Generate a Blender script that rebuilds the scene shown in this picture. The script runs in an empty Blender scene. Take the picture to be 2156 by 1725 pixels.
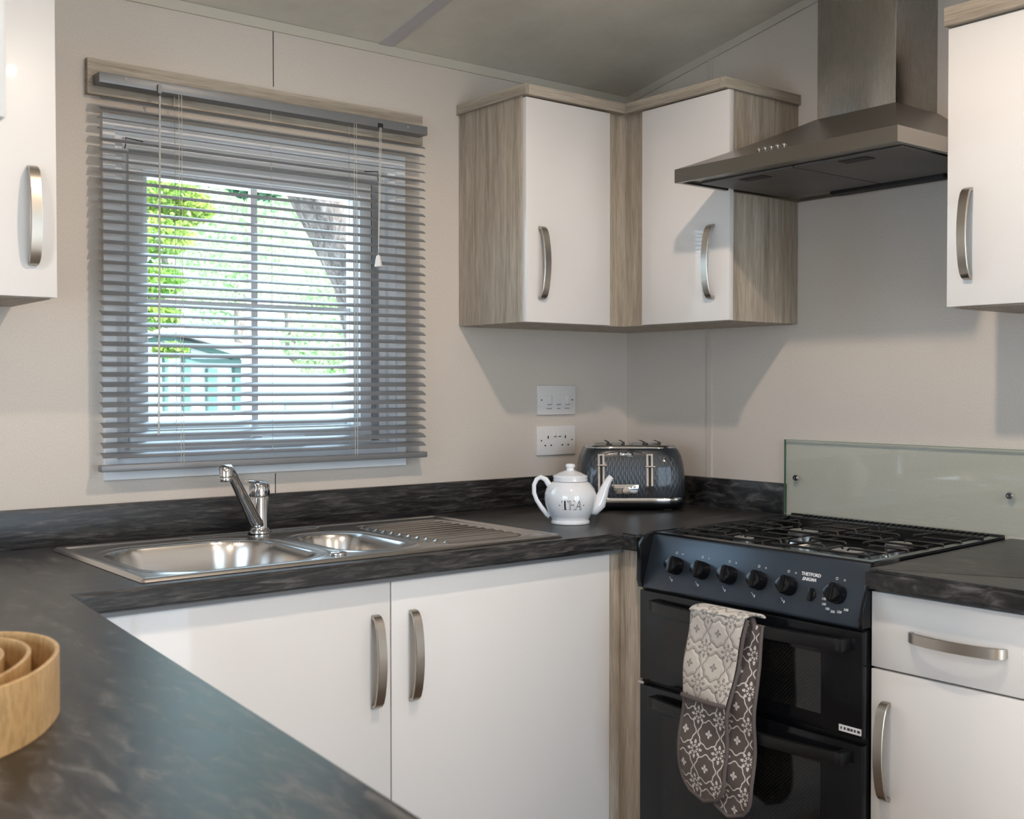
import bpy, bmesh, math, random
import numpy as np
from mathutils import Vector, Matrix, geometry
random.seed(7); rng = np.random.default_rng(7)
C = bpy.context.scene.collection
sc = bpy.context.scene
PI = math.pi

# ------------------------------------------------------------------ camera
YAW, PITCH, ROLL, FPX = .6714, -.0207, -.0007, 2405.9
fw = Vector((math.sin(YAW)*math.cos(PITCH), math.cos(YAW)*math.cos(PITCH), math.sin(PITCH)))
rt = Vector((math.cos(YAW), -math.sin(YAW), 0)); up = rt.cross(fw)
r2 = rt*math.cos(ROLL)+up*math.sin(ROLL); u2 = -rt*math.sin(ROLL)+up*math.cos(ROLL)
cd = bpy.data.cameras.new('camera'); cam = bpy.data.objects.new('camera', cd); C.objects.link(cam)
cam.matrix_world = Matrix(((r2.x, u2.x, -fw.x, -2.475), (r2.y, u2.y, -fw.y, -2.5451), (r2.z, u2.z, -fw.z, 1.2435), (0, 0, 0, 1)))
cd.sensor_width = 36; cd.lens = FPX/2156*36; cd.clip_start = .02
cd.dof.use_dof = True; cd.dof.focus_distance = 3.0; cd.dof.aperture_fstop = 9.0
sc.camera = cam
# ------------------------------------------------------------------ world, sun, exposure
W = bpy.data.worlds.new('sky'); sc.world = W; W.use_nodes = True
wn = W.node_tree; bg = wn.nodes['Background']
bg.inputs[0].default_value = (.62, .81, 1.0, 1); bg.inputs[1].default_value = 8.0
sd = bpy.data.lights.new('sun', 'SUN'); sd.energy = 30; sd.angle = .03; sd.color = (1, .98, .95)
so = bpy.data.objects.new('sun', sd); C.objects.link(so)
so.rotation_euler = Vector((-.35, .75, -.62)).to_track_quat('-Z', 'Y').to_euler()
sc.view_settings.view_transform = 'Standard'; sc.view_settings.look = 'None'
sc.view_settings.gamma = 1; sc.view_settings.exposure = -0.22
sc.view_settings.use_curve_mapping = False
sc.cycles.use_denoising = True
sc.cycles.max_bounces = 8; sc.cycles.diffuse_bounces = 5; sc.cycles.transparent_max_bounces = 16
sc.cycles.sample_clamp_indirect = 6; sc.cycles.caustics_reflective = False; sc.cycles.caustics_refractive = False
def ceil_z(y): return 2.128 - .187*y if y > -2.2 else 2.128 + .187*2.2 + .187*(y+2.2)
DOWN = [(-1.27, -1.41, 49), (-3.0, -1.5, 50), (-1.2, -3.3, 44), (-3.0, -3.2, 50)]   # ceiling downlights: x, y, watts
for (x, y, w) in DOWN:
    l = bpy.data.lights.new('downlight_bulb', 'SPOT'); l.energy = w; l.color = (1, .81, .645)
    l.spot_size = math.radians(168); l.spot_blend = .5; l.shadow_soft_size = .03
    o = bpy.data.objects.new('downlight_bulb', l); C.objects.link(o); o.location = (x, y, ceil_z(y)-.035)
def portal(loc, rot, sx, sy):
    l = bpy.data.lights.new('window_portal', 'AREA'); l.shape = 'RECTANGLE'; l.size = sx; l.size_y = sy
    l.cycles.is_portal = True
    o = bpy.data.objects.new('window_portal', l); C.objects.link(o); o.location = loc; o.rotation_euler = rot
portal((-1.215, .12, 1.44), (-PI/2, 0, 0), .80, .80)
portal((-4.56, -2.3, 1.2), (0, -PI/2, 0), 2.0, 1.9)
portal((-1.6, -4.56, 1.15), (PI/2, 0, 0), 1.7, 2.0)

# ------------------------------------------------------------------ node helpers
class E:
    """tiny expression wrapper that makes Math nodes"""
    nt = None
    def __init__(s, sock): s.s = sock
    @staticmethod
    def op(name, *a):
        n = E.nt.nodes.new('ShaderNodeMath'); n.operation = name
        for i, v in enumerate(a):
            if isinstance(v, E): E.nt.links.new(v.s, n.inputs[i])
            else: n.inputs[i].default_value = float(v)
        return E(n.outputs[0])
    def __add__(s, o): return E.op('ADD', s, o)
    __radd__ = __add__
    def __mul__(s, o): return E.op('MULTIPLY', s, o)
    __rmul__ = __mul__
    def __sub__(s, o): return E.op('SUBTRACT', s, o)
    def __rsub__(s, o): return E.op('SUBTRACT', o, s)
    def __truediv__(s, o): return E.op('DIVIDE', s, o)
    def __lt__(s, o): return E.op('LESS_THAN', s, o)
    def __gt__(s, o): return E.op('GREATER_THAN', s, o)
def f(name, *a): return E.op(name, *a)
def newmat(name):
    m = bpy.data.materials.new(name); m.use_nodes = True
    nt = m.node_tree; b = nt.nodes['Principled BSDF']; E.nt = nt
    return m, nt, b
def setb(b, **k):
    for kk, v in k.items():
        b.inputs[kk.replace('_', ' ')].default_value = v
def simple(name, col, rough=.5, metal=0, coat=0, **k):
    m, nt, b = newmat(name)
    setb(b, Base_Color=(*col, 1), Roughness=rough, Metallic=metal, Coat_Weight=coat, **k)
    if coat: b.inputs['Coat Roughness'].default_value = .04
    return m
def coords(nt, scale=(1, 1, 1), world=True, rot=(0, 0, 0)):
    mp = nt.nodes.new('ShaderNodeMapping'); mp.inputs['Scale'].default_value = scale; mp.inputs['Rotation'].default_value = rot
    if world:
        g = nt.nodes.new('ShaderNodeNewGeometry'); nt.links.new(g.outputs['Position'], mp.inputs[0])
    else:
        g = nt.nodes.new('ShaderNodeTexCoord'); nt.links.new(g.outputs['Object'], mp.inputs[0])
    return mp.outputs[0]
def noise(nt, vec, scale, detail=4, rough=.5, dist=0):
    n = nt.nodes.new('ShaderNodeTexNoise'); nt.links.new(vec, n.inputs['Vector'])
    n.inputs['Scale'].default_value = scale; n.inputs['Detail'].default_value = detail
    n.inputs['Roughness'].default_value = rough; n.inputs['Distortion'].default_value = dist
    return n.outputs[0]
def ramp(nt, fac, stops):
    r = nt.nodes.new('ShaderNodeValToRGB'); nt.links.new(fac, r.inputs[0])
    el = r.color_ramp.elements
    while len(el) < len(stops): el.new(.5)
    for e, (p, c) in zip(el, stops):
        e.position = p; e.color = (*c, 1)
    return r.outputs[0]
def mixc(nt, fac, a, b, mode='MIX'):
    n = nt.nodes.new('ShaderNodeMix'); n.data_type = 'RGBA'; n.blend_type = mode
    for k, v in ((0, fac), (6, a), (7, b)):
        if isinstance(v, (int, float)): n.inputs[k].default_value = v
        elif isinstance(v, tuple): n.inputs[k].default_value = (*v, 1)
        else: nt.links.new(v.s if isinstance(v, E) else v, n.inputs[k])
    return n.outputs[2]
def bump(nt, b, h, strength=.2, dist=.001):
    n = nt.nodes.new('ShaderNodeBump'); n.inputs['Strength'].default_value = strength; n.inputs['Distance'].default_value = dist
    nt.links.new(h.s if isinstance(h, E) else h, n.inputs['Height']); nt.links.new(n.outputs[0], b.inputs['Normal'])
M = {}
# wallpaper: fine vinyl weave
m, nt, b = newmat('wall_vinyl'); v = coords(nt, (1, 1, 1))
c1 = ramp(nt, noise(nt, coords(nt, (1, 1, .55)), 420, 3, .7), [(.3, (.56, .50, .445)), (.7, (.66, .60, .54))])
nt.links.new(c1, b.inputs[0]); setb(b, Roughness=.55)
bump(nt, b, noise(nt, v, 900, 2), .15, .0006); M['wall'] = m
m, nt, b = newmat('ceiling_board'); v = coords(nt)
c1 = ramp(nt, noise(nt, v, 6, 6, .7), [(.3, (.64, .60, .53)), (.72, (.76, .72, .64))])
nt.links.new(c1, b.inputs[0]); setb(b, Roughness=.6); M['ceiling'] = m
def wood(name, dirs, ca, cb, cc, rough=.5):
    m, nt, b = newmat(name)
    v = coords(nt, dirs)
    n1 = noise(nt, v, 1, 5, .62, .6)
    c1 = ramp(nt, n1, [(.28, ca), (.5, cb), (.72, cc)])
    n2 = noise(nt, coords(nt, tuple(d*4 for d in dirs)), 1.7, 3, .6)
    c2 = ramp(nt, n2, [(.38, (.72, .70, .68)), (.56, (1, 1, 1))])
    nt.links.new(mixc(nt, .75, c1, c2, 'MULTIPLY'), b.inputs[0]); setb(b, Roughness=rough)
    bump(nt, b, n2, .12, .0006)
    return m
oak = ((.27, .225, .18), (.42, .36, .29), (.54, .475, .395))
M['oak_v'] = wood('grey_oak_vertical', (42, 42, 2.2), *oak)
M['oak_x'] = wood('grey_oak_horizontal', (2.2, 42, 60), *oak)
M['oak_y'] = wood('grey_oak_crosswise', (42, 2.2, 60), *oak)
M['floor'] = wood('floor_oak', (2, 12, 12), (.13, .09, .06), (.20, .145, .10), (.27, .20, .14), .4)
def stone(name, dirs):
    m, nt, b = newmat(name)
    n1 = noise(nt, coords(nt, dirs), 1, 7, .68, .8)
    n2 = noise(nt, coords(nt, tuple(d*.35 for d in dirs)), 1, 4, .6, .5)
    c1 = ramp(nt, n1, [(.38, (.009, .009, .010)), (.48, (.022, .0215, .022)), (.56, (.050, .048, .0465)), (.68, (.12, .113, .11))])
    c2 = ramp(nt, n2, [(.35, (.62, .62, .64)), (.65, (1.15, 1.12, 1.1))])
    nt.links.new(mixc(nt, 1.0, c1, c2, 'MULTIPLY'), b.inputs[0])
    rr = ramp(nt, n1, [(.3, (.31,)*3), (.7, (.40,)*3)]); nt.links.new(rr, b.inputs['Roughness'])
    bump(nt, b, n1, .08, .0008)
    return m
M['stone_x'] = stone('dark_slate_laminate_x', (13, 125, 125))
M['stone_y'] = stone('dark_slate_laminate_y', (52, 15, 52))
def gloss(name, col, rough, coat):
    m, nt, b = newmat(name)
    setb(b, Base_Color=(*col, 1), Roughness=rough, Coat_Weight=coat, Coat_Roughness=.035)
    n = nt.nodes.new('ShaderNodeBump'); n.inputs['Strength'].default_value = .05; n.inputs['Distance'].default_value = .0004
    nt.links.new(noise(nt, coords(nt), 130, 2), n.inputs['Height']); nt.links.new(n.outputs[0], b.inputs['Coat Normal'])
    return m
M['white'] = gloss('white_gloss_door', (.74, .715, .70), .32, .75)
M['white_satin'] = gloss('white_satin_door', (.76, .745, .735), .38, .35)
M['carcass'] = simple('white_melamine', (.62, .60, .57), .5)
def metal(name, col, rough, dirs=None, amt=.10, b_=0.05):
    m, nt, b = newmat(name); setb(b, Base_Color=(*col, 1), Metallic=1, Roughness=rough)
    if dirs:
        n = noise(nt, coords(nt, dirs), 1, 2, .5)
        rr = ramp(nt, n, [(.3, (rough-amt,)*3), (.7, (rough+amt,)*3)]); nt.links.new(rr, b.inputs['Roughness'])
        if b_: bump(nt, b, n, b_, .0003)
    return m
M['handle'] = metal('brushed_nickel', (.47, .43, .38), .30)
M['steel_hood'] = metal('brushed_steel_hood', (.27, .245, .215), .30)
M['steel_chimney'] = metal('brushed_steel_chimney', (.34, .325, .30), .27, (1400, 1400, 30), .015, 0)
M['steel_sink'] = metal('satin_steel_sink', (.56, .54, .52), .24)
M['chrome'] = metal('polished_chrome', (.62, .62, .63), .05)
M['filter'] = metal('filter_mesh', (.17, .16, .16), .50, (900, 900, 900), .1, .5)
M['dark'] = simple('black_recess', (.006, .006, .007), .6)
M['black_gloss'] = simple('black_enamel', (.005, .0055, .007), .15, coat=0, Specular_IOR_Level=.32)
M['black_fascia'] = simple('black_fascia_enamel', (.034, .046, .064), .33, metal=.4, Specular_IOR_Level=.6)
M['black_satin'] = simple('black_satin_plastic', (.007, .007, .0075), .34, Specular_IOR_Level=.35)
M['iron'] = simple('black_pan_support', (.014, .013, .014), .42)
M['alu'] = metal('burner_aluminium', (.62, .62, .60), .28)
M['cap'] = simple('burner_cap_enamel', (.24, .24, .23), .35)
M['print'] = simple('white_print', (.72, .73, .75), .5)
M['ink'] = simple('dark_ink', (.025, .02, .02), .5)
M['pvc'] = simple('white_window_pvc', (.86, .86, .87), .30)
M['pvc_edge'] = simple('window_gasket', (.03, .03, .035), .6)
M['plate'] = simple('white_socket_plastic', (.72, .70, .69), .28)
M['hole'] = simple('socket_hole', (.02, .02, .02), .6)
M['blind'] = simple('silver_grey_aluminium_slat', (.26, .27, .285), .34, metal=.4)
M['rail'] = simple('grey_painted_rail', (.20, .205, .215), .38, metal=.2)
M['cord'] = simple('pale_cord', (.55, .52, .47), .7)
M['clear'] = simple('clear_plastic', (.70, .70, .68), .12, Transmission_Weight=.35)
M['porcelain'] = simple('white_porcelain', (.76, .77, .80), .05, coat=.5)
M['bandwood'] = wood('pale_bent_wood', (26, 26, 9), (.50, .30, .125), (.60, .38, .17), (.68, .46, .23), .45)
M['glove_trim'] = simple('taupe_binding_cloth', (.115, .095, .092), .85)
M['vinyl_strip'] = simple('wall_joint_strip', (.56, .52, .45), .4)
M['seam'] = simple('ceiling_joint_strip', (.52, .49, .50), .45)
M['lens'] = simple('lamp_lens', (.9, .8, .65), .4, Emission_Color=(1, .8, .6, 1), Emission_Strength=6)
# glass
def glassmat(name, tint, refl):
    m = bpy.data.materials.new(name); m.use_nodes = True; nt = m.node_tree; nt.nodes.clear()
    out = nt.nodes.new('ShaderNodeOutputMaterial'); mx = nt.nodes.new('ShaderNodeMixShader')
    tr = nt.nodes.new('ShaderNodeBsdfTransparent'); tr.inputs[0].default_value = (*tint, 1)
    gl = nt.nodes.new('ShaderNodeBsdfGlossy'); gl.inputs['Roughness'].default_value = .02
    lw = nt.nodes.new('ShaderNodeLayerWeight'); lw.inputs[0].default_value = .5; E.nt = nt
    nt.links.new((.04 + .9*f('POWER', E(lw.outputs[1]), 5.0)*refl).s, mx.inputs[0]); nt.links.new(tr.outputs[0], mx.inputs[1]); nt.links.new(gl.outputs[0], mx.inputs[2])
    nt.links.new(mx.outputs[0], out.inputs[0]); return m
M['glass'] = glassmat('window_glass', (.95, .98, .98), 1.0)
M['splash'] = glassmat('splashback_glass', (.955, .98, .968), 1.0)
M['glass_edge'] = simple('green_glass_edge', (.10, .22, .15), .15)
# toaster enamel with pressed diamond relief (u,v uv map in metres)
m, nt, b = newmat('grey_enamel_relief'); setb(b, Base_Color=(.028, .034, .042, 1), Metallic=.25, Roughness=.28, Coat_Weight=.5, Coat_Roughness=.08)
uv = nt.nodes.new('ShaderNodeUVMap'); sp = nt.nodes.new('ShaderNodeSeparateXYZ'); nt.links.new(uv.outputs[0], sp.inputs[0])
u_, v_ = E(sp.outputs[0]), E(sp.outputs[1])
def lens(a, bb):
    x = f('ABSOLUTE', f('FRACT', u_/.012 + a) - .5); y = f('ABSOLUTE', f('FRACT', v_/.026 + bb) - .5)
    return f('MAXIMUM', 0.0, 1.0 - (x*2.0*1.5 + y*y*4.0))
h = f('MAXIMUM', lens(0, 0), lens(.5, .5)) * (v_ < .120) * (v_ > .0)
bump(nt, b, h, .6, .0011); M['toaster'] = m
M['toaster_plain'] = simple('grey_enamel', (.055, .07, .08), .24, metal=.55, coat=.6)
# oven glass with printed dot screen
m, nt, b = newmat('oven_glass_dots')
sp = nt.nodes.new('ShaderNodeSeparateXYZ'); g = nt.nodes.new('ShaderNodeNewGeometry'); nt.links.new(g.outputs['Position'], sp.inputs[0])
y_, z_ = E(sp.outputs[1]), E(sp.outputs[2])
def dots(o):
    a = f('FRACT', y_/.0085 + o) - .5; c_ = f('FRACT', z_/.0085 + o) - .5
    return (a*a + c_*c_) < .055
d = f('MAXIMUM', dots(0), dots(.5))
nt.links.new(mixc(nt, d, (.014, .0135, .013), (.003, .003, .003)), b.inputs[0]); setb(b, Roughness=.10, Specular_IOR_Level=.45); M['oven_dots'] = m
# oven glove cloth prints
def glove(name, ground, fig, w, quilt):
    m, nt, b = newmat(name)
    uv = nt.nodes.new('ShaderNodeUVMap'); sp = nt.nodes.new('ShaderNodeSeparateXYZ'); nt.links.new(uv.outputs[0], sp.inputs[0])
    u_, v_ = E(sp.outputs[0]), E(sp.outputs[1])
    PX, PY = .0615, .072
    def cell(o):
        x = (f('FRACT', u_/PX + o) - .5)*PX; y = (f('FRACT', v_/PY + o) - .5)*PY
        r = f('SQRT', x*x + y*y*.92 + 1e-9); t = f('ARCTAN2', y*.96, x)
        return r, t
    masks = []; ring_h = None
    r, t = cell(.25)
    R = .0262 + .0010*f('COSINE', t*4.0) + .0015*f('COSINE', t*8.0)
    ring = f('ABSOLUTE', r - R) < w
    ringh = f('ABSOLUTE', r - R)
    star = r < (.0024 + .0062*f('ABSOLUTE', f('COSINE', t*2.0)))
    hole = r > .0012
    r3, t3 = cell(.75)
    
    pet = (r3 < (.0180*f('POWER', f('ABSOLUTE', f('COSINE', t3*4.0)), .8) + .001)) * (r3 > .0040) * (f('ABSOLUTE', f('COSINE', t3*4.0)) > .55)
    gap = f('ABSOLUTE', r3 - .0102) > .0010
    tot = f('MAXIMUM', f('MAXIMUM', ring, star*hole), pet*gap)
    n = noise(nt, coords(nt, (1, 1, 1)), 500, 2)
    gcol = mixc(nt, E(n)*.25, ground, tuple(c*.75 for c in ground))
    nt.links.new(mixc(nt, tot, gcol, fig), b.inputs[0]); setb(b, Roughness=.9, Sheen_Weight=.2)
    if quilt:
        hq = f('MINIMUM', ringh/.006, 1.0); bump(nt, b, hq, .6, .004)
    else: bump(nt, b, n, .3, .0005)
    return m
M['glove_dark'] = glove('brown_quatrefoil_print', (.105, .085, .078), (.66, .62, .60), .0013, False)
M['glove_light'] = glove('cream_quatrefoil_quilt', (.60, .55, .50), (.27, .245, .225), .0011, True)
# outdoors
def leafmat(name, a, bcol):
    m, nt, b = newmat(name)
    oi = noise(nt, coords(nt, (1, 1, 1)), 3, 3)
    nt.links.new(ramp(nt, oi, [(.35, a), (.65, bcol)]), b.inputs[0]); setb(b, Roughness=.5)
    tl = nt.nodes.new('ShaderNodeBsdfTranslucent'); nt.links.new(ramp(nt, oi, [(.35, a), (.65, bcol)]), tl.inputs[0])
    mx = nt.nodes.new('ShaderNodeMixShader'); mx.inputs[0].default_value = .45
    nt.links.new(b.outputs[0], mx.inputs[1]); nt.links.new(tl.outputs[0], mx.inputs[2]); nt.links.new(mx.outputs[0], nt.nodes['Material Output'].inputs[0])
    return m
M['leaf_near'] = leafmat('young_leaf', (.12, .25, .04), (.30, .38, .08))
M['leaf_far'] = leafmat('far_leaf', (.21, .33, .15), (.37, .50, .27))
M['hedge'] = leafmat('dark_leaf', (.03, .09, .045), (.05, .15, .07))
m, nt, b = newmat('bark'); n1 = noise(nt, coords(nt, (9, 9, 3)), 2.4, 8, .75, 1.2)
nt.links.new(ramp(nt, n1, [(.36, (.035, .025, .022)), (.5, (.17, .135, .12)), (.66, (.34, .29, .27))]), b.inputs[0]); setb(b, Roughness=.9); bump(nt, b, n1, 1, .03); M['bark'] = m
M['clad'] = simple('white_cladding', (.72, .74, .74), .6)
M['roof'] = simple('pale_roof', (.55, .56, .57), .7)
M['teal'] = simple('dark_green_frame', (.02, .07, .06), .5)
M['gravel'] = simple('pale_gravel', (.50, .50, .47), .9)
M['picket'] = simple('white_picket_paint', (.75, .75, .73), .6)
M['pane_dark'] = simple('caravan_window', (.10, .14, .15), .1)

# ------------------------------------------------------------------ mesh helpers
def bx(bm, x0, x1, y0, y1, z0, z1):
    if x0 > x1: x0, x1 = x1, x0
    if y0 > y1: y0, y1 = y1, y0
    if z0 > z1: z0, z1 = z1, z0
    v = [bm.verts.new(p) for p in ((x0,y0,z0),(x1,y0,z0),(x1,y1,z0),(x0,y1,z0),(x0,y0,z1),(x1,y0,z1),(x1,y1,z1),(x0,y1,z1))]
    for q in ((3,2,1,0),(4,5,6,7),(0,1,5,4),(1,2,6,5),(2,3,7,6),(3,0,4,7)): bm.faces.new([v[i] for i in q])
    return bm
def B(*a):
    bm = bmesh.new()
    for q in (a if isinstance(a[0], (tuple, list)) else [a]): bx(bm, *q)
    return bm
def hexa(bm, pts):
    v = [bm.verts.new(p) for p in pts]
    for q in ((3,2,1,0),(4,5,6,7),(0,1,5,4),(1,2,6,5),(2,3,7,6),(3,0,4,7)): bm.faces.new([v[i] for i in q])
    return bm
def prism(bm, poly, z0, z1, holes=(), conv=lambda p, z: (p[0], p[1], z)):
    loops = [list(poly)] + [list(h) for h in holes]
    tri = geometry.tessellate_polygon([[Vector((p[0], p[1], 0)) for p in l] for l in loops])
    flat = [p for l in loops for p in l]
    a = [bm.verts.new(conv(p, z0)) for p in flat]; b_ = [bm.verts.new(conv(p, z1)) for p in flat]
    for t in tri:
        bm.faces.new([a[i] for i in t]); bm.faces.new([b_[i] for i in reversed(t)])
    k = 0
    for l in loops:
        n = len(l)
        for i in range(n):
            j = (i+1) % n; bm.faces.new([a[k+i], a[k+j], b_[k+j], b_[k+i]])
        k += n
    bmesh.ops.recalc_face_normals(bm, faces=bm.faces); return bm
def tube(bm, pts, r, seg=8, caps=True):
    pts = [Vector(p) for p in pts]; rings = []; prev = None
    for i, p in enumerate(pts):
        t = (pts[min(i+1, len(pts)-1)] - pts[max(i-1, 0)]).normalized()
        if prev is None:
            a = Vector((0, 0, 1)) if abs(t.z) < .9 else Vector((1, 0, 0)); n = t.cross(a).normalized()
        else: n = (prev - t*prev.dot(t)).normalized()
        prev = n; bn = t.cross(n); rr = r[i] if isinstance(r, (list, tuple)) else r
        if not isinstance(rr, tuple): rr = (rr, rr)
        rings.append([bm.verts.new(p + n*math.cos(2*PI*k/seg)*rr[0] + bn*math.sin(2*PI*k/seg)*rr[1]) for k in range(seg)])
    for a, b_ in zip(rings, rings[1:]):
        for k in range(seg): bm.faces.new((a[k], a[(k+1) % seg], b_[(k+1) % seg], b_[k]))
    if caps: bm.faces.new(rings[0][::-1]); bm.faces.new(rings[-1])
    bmesh.ops.recalc_face_normals(bm, faces=bm.faces)
    return bm
def lathe(bm, prof, seg=48, c=(0, 0, 0), axis='z', cap=True):
    def P(r, h, a):
        x, y = r*math.cos(a), r*math.sin(a)
        q = {'z': (x, y, h), 'x': (h, x, y), 'y': (x, h, y)}[axis]
        return (c[0]+q[0], c[1]+q[1], c[2]+q[2])
    rings = [[bm.verts.new(P(r, h, 2*PI*k/seg)) for k in range(seg)] for r, h in prof]
    for a, b_ in zip(rings, rings[1:]):
        for k in range(seg): bm.faces.new((a[k], a[(k+1) % seg], b_[(k+1) % seg], b_[k]))
    if cap: bm.faces.new(rings[0][::-1]); bm.faces.new(rings[-1])
    bmesh.ops.recalc_face_normals(bm, faces=bm.faces); return bm
def thing(name, label, cat, loc=(0, 0, 0), rz=0, group=None):
    o = bpy.data.objects.new(name, None); C.objects.link(o); o.location = loc; o.rotation_euler = (0, 0, rz)
    o.empty_display_size = .05
    o['label'] = label; o['category'] = cat
    if group: o['group'] = group
    return o
def origin(o):
    v = Vector((0, 0, 0))
    while o is not None: v = v + Vector(o.location); o = o.parent
    return v
def obj(name, bm, mat, parent=None, bevel=0, smooth=0, local=False, seg=2, kind=None, label=None):
    me = bpy.data.meshes.new(name)
    if parent is not None and not local:
        bmesh.ops.translate(bm, verts=bm.verts, vec=-origin(parent))
    if bevel:
        es = [e for e in bm.edges if len(e.link_faces) == 2 and e.calc_face_angle(0) > .6]
        if es: bmesh.ops.bevel(bm, geom=es, offset=bevel, segments=seg, affect='EDGES', profile=.5)
        smooth = smooth or 35
    bm.to_mesh(me); bm.free()
    for mm in (mat if isinstance(mat, (list, tuple)) else [mat]): me.materials.append(M[mm])
    if smooth:
        me.polygons.foreach_set('use_smooth', [True]*len(me.polygons)); me.set_sharp_from_angle(angle=math.radians(smooth))
    o = bpy.data.objects.new(name, me); C.objects.link(o)
    if parent is not None: o.parent = parent
    if kind: o['kind'] = kind
    if label: o['label'] = label
    return o
def struct(name, bm, mat, **k): return obj(name, bm, mat, kind='structure', **k)
def tag(o, label, cat, group=None):
    o['label'] = label; o['category'] = cat
    if group: o['group'] = group
    return o
def inst(name, me, parent, loc, rot=(0, 0, 0), label=None):
    o = bpy.data.objects.new(name, me); C.objects.link(o); o.parent = parent
    o.location = Vector(loc) - origin(parent); o.rotation_euler = rot
    if label: o['label'] = label
    return o
def text_bm(s, size, depth=.0003, shear=0, bold=0):
    c = bpy.data.curves.new('t', 'FONT'); c.body = s; c.size = size; c.extrude = depth; c.align_x = 'CENTER'; c.align_y = 'CENTER'
    c.shear = shear; c.offset = bold; c.resolution_u = 3
    o = bpy.data.objects.new('t', c); C.objects.link(o)
    dg = bpy.context.evaluated_depsgraph_get(); me = bpy.data.meshes.new_from_object(o.evaluated_get(dg))
    bm = bmesh.new(); bm.from_mesh(me); bpy.data.objects.remove(o); bpy.data.curves.remove(c); bpy.data.meshes.remove(me)
    return bm
def xf(bm, mat): bmesh.ops.transform(bm, matrix=mat, verts=bm.verts); return bm
def join(bm, other):
    me = bpy.data.meshes.new('j'); other.to_mesh(me); other.free(); bm.from_mesh(me); bpy.data.meshes.remove(me); return bm

# ------------------------------------------------------------------ room shell
YB, XL = -4.5, -4.5
# window wall (y=0) with opening
WX0, WX1, WZ0, WZ1 = -1.597, -.832, 1.048, 1.832
struct('wall_back', B((XL-.1, WX0, 0, .1, -.0, 2.13), (WX1, .1, 0, .1, 0, 2.13), (WX0, WX1, 0, .1, 0, WZ0), (WX0, WX1, 0, .1, WZ1, 2.13)), 'wall')
bm = bmesh.new(); prism(bm, [(0, 0), (0, 2.128), (-2.2, ceil_z(-2.2)), (YB, ceil_z(YB)), (YB, 0)], 0, .1, conv=lambda p, z: (z, p[0], p[1])); struct('wall_right', bm, 'wall')
def wall_hole(name, hole, poly, conv):
    bm = bmesh.new(); prism(bm, poly, 0, .1, holes=[hole], conv=conv); struct(name, bm, 'wall')
wall_hole('wall_left', [(-3.3, .2), (-3.3, 2.1), (-1.3, 2.1), (-1.3, .2)], [(0, 0), (0, 2.128), (-2.2, ceil_z(-2.2)), (YB, ceil_z(YB)), (YB, 0)], lambda p, z: (XL-z, p[0], p[1]))
wall_hole('wall_front', [(-2.45, .06), (-2.45, 2.08), (-.75, 2.08), (-.75, .06)], [(XL, 0), (XL, 2.128), (0, 2.128), (0, 0)], lambda p, z: (p[0], YB-z, p[1]))
struct('floor', B(XL-.1, .1, YB-.1, .1, -.06, 0), 'floor')
bm = bmesh.new(); prism(bm, [(.1, ceil_z(.1)), (-2.2, ceil_z(-2.2)), (YB-.1, ceil_z(YB-.1)), (YB-.1, ceil_z(YB-.1)+.06), (-2.2, ceil_z(-2.2)+.06), (.1, ceil_z(.1)+.06)], XL-.1, .1, conv=lambda p, z: (z, p[0], p[1])); struct('ceiling', bm, 'ceiling')
# coving trims, joint strips
def slope_strip(x0, x1, t, ya=-.0, yb=-2.2, d=.006):
    bm = bmesh.new(); hexa(bm, [(x0, ya, ceil_z(ya)-t), (x0, yb, ceil_z(yb)-t), (x1, yb, ceil_z(yb)-t), (x1, ya, ceil_z(ya)-t), (x0, ya, ceil_z(ya)-t+d), (x0, yb, ceil_z(yb)-t+d), (x1, yb, ceil_z(yb)-t+d), (x1, ya, ceil_z(ya)-t+d)])
    bmesh.ops.recalc_face_normals(bm, faces=bm.faces); return bm
struct('trim_1', B(XL, 0, -.006, 0, 2.104, 2.128), 'vinyl_strip', bevel=.002)
bm = bmesh.new(); hexa(bm, [(-.006, 0, 2.106), (-.006, -2.2, ceil_z(-2.2)-.022), (0, -2.2, ceil_z(-2.2)-.022), (0, 0, 2.106), (-.006, 0, 2.128), (-.006, -2.2, ceil_z(-2.2)), (0, -2.2, ceil_z(-2.2)), (0, 0, 2.128)]); bmesh.ops.recalc_face_normals(bm, faces=bm.faces)
struct('trim_2', bm, 'vinyl_strip')
for i, x in enumerate((-.875, -2.1, -3.3)): struct('trim_%d' % (3+i), slope_strip(x-.020, x+.020, .003), 'seam')
struct('trim_6', B(-.0035, 0, -.348, -.330, .9, 2.18), 'vinyl_strip', bevel=.001)
struct('trim_7', B(-.0008, 0, -.330, -.3275, .9, 2.18), 'hole')
struct('trim_8', B((-1.1935, -1.1915, -.0008, 0, 1.97, 2.105), (-1.1935, -1.1915, -.0008, 0, .98, 1.03)), 'hole')

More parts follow.
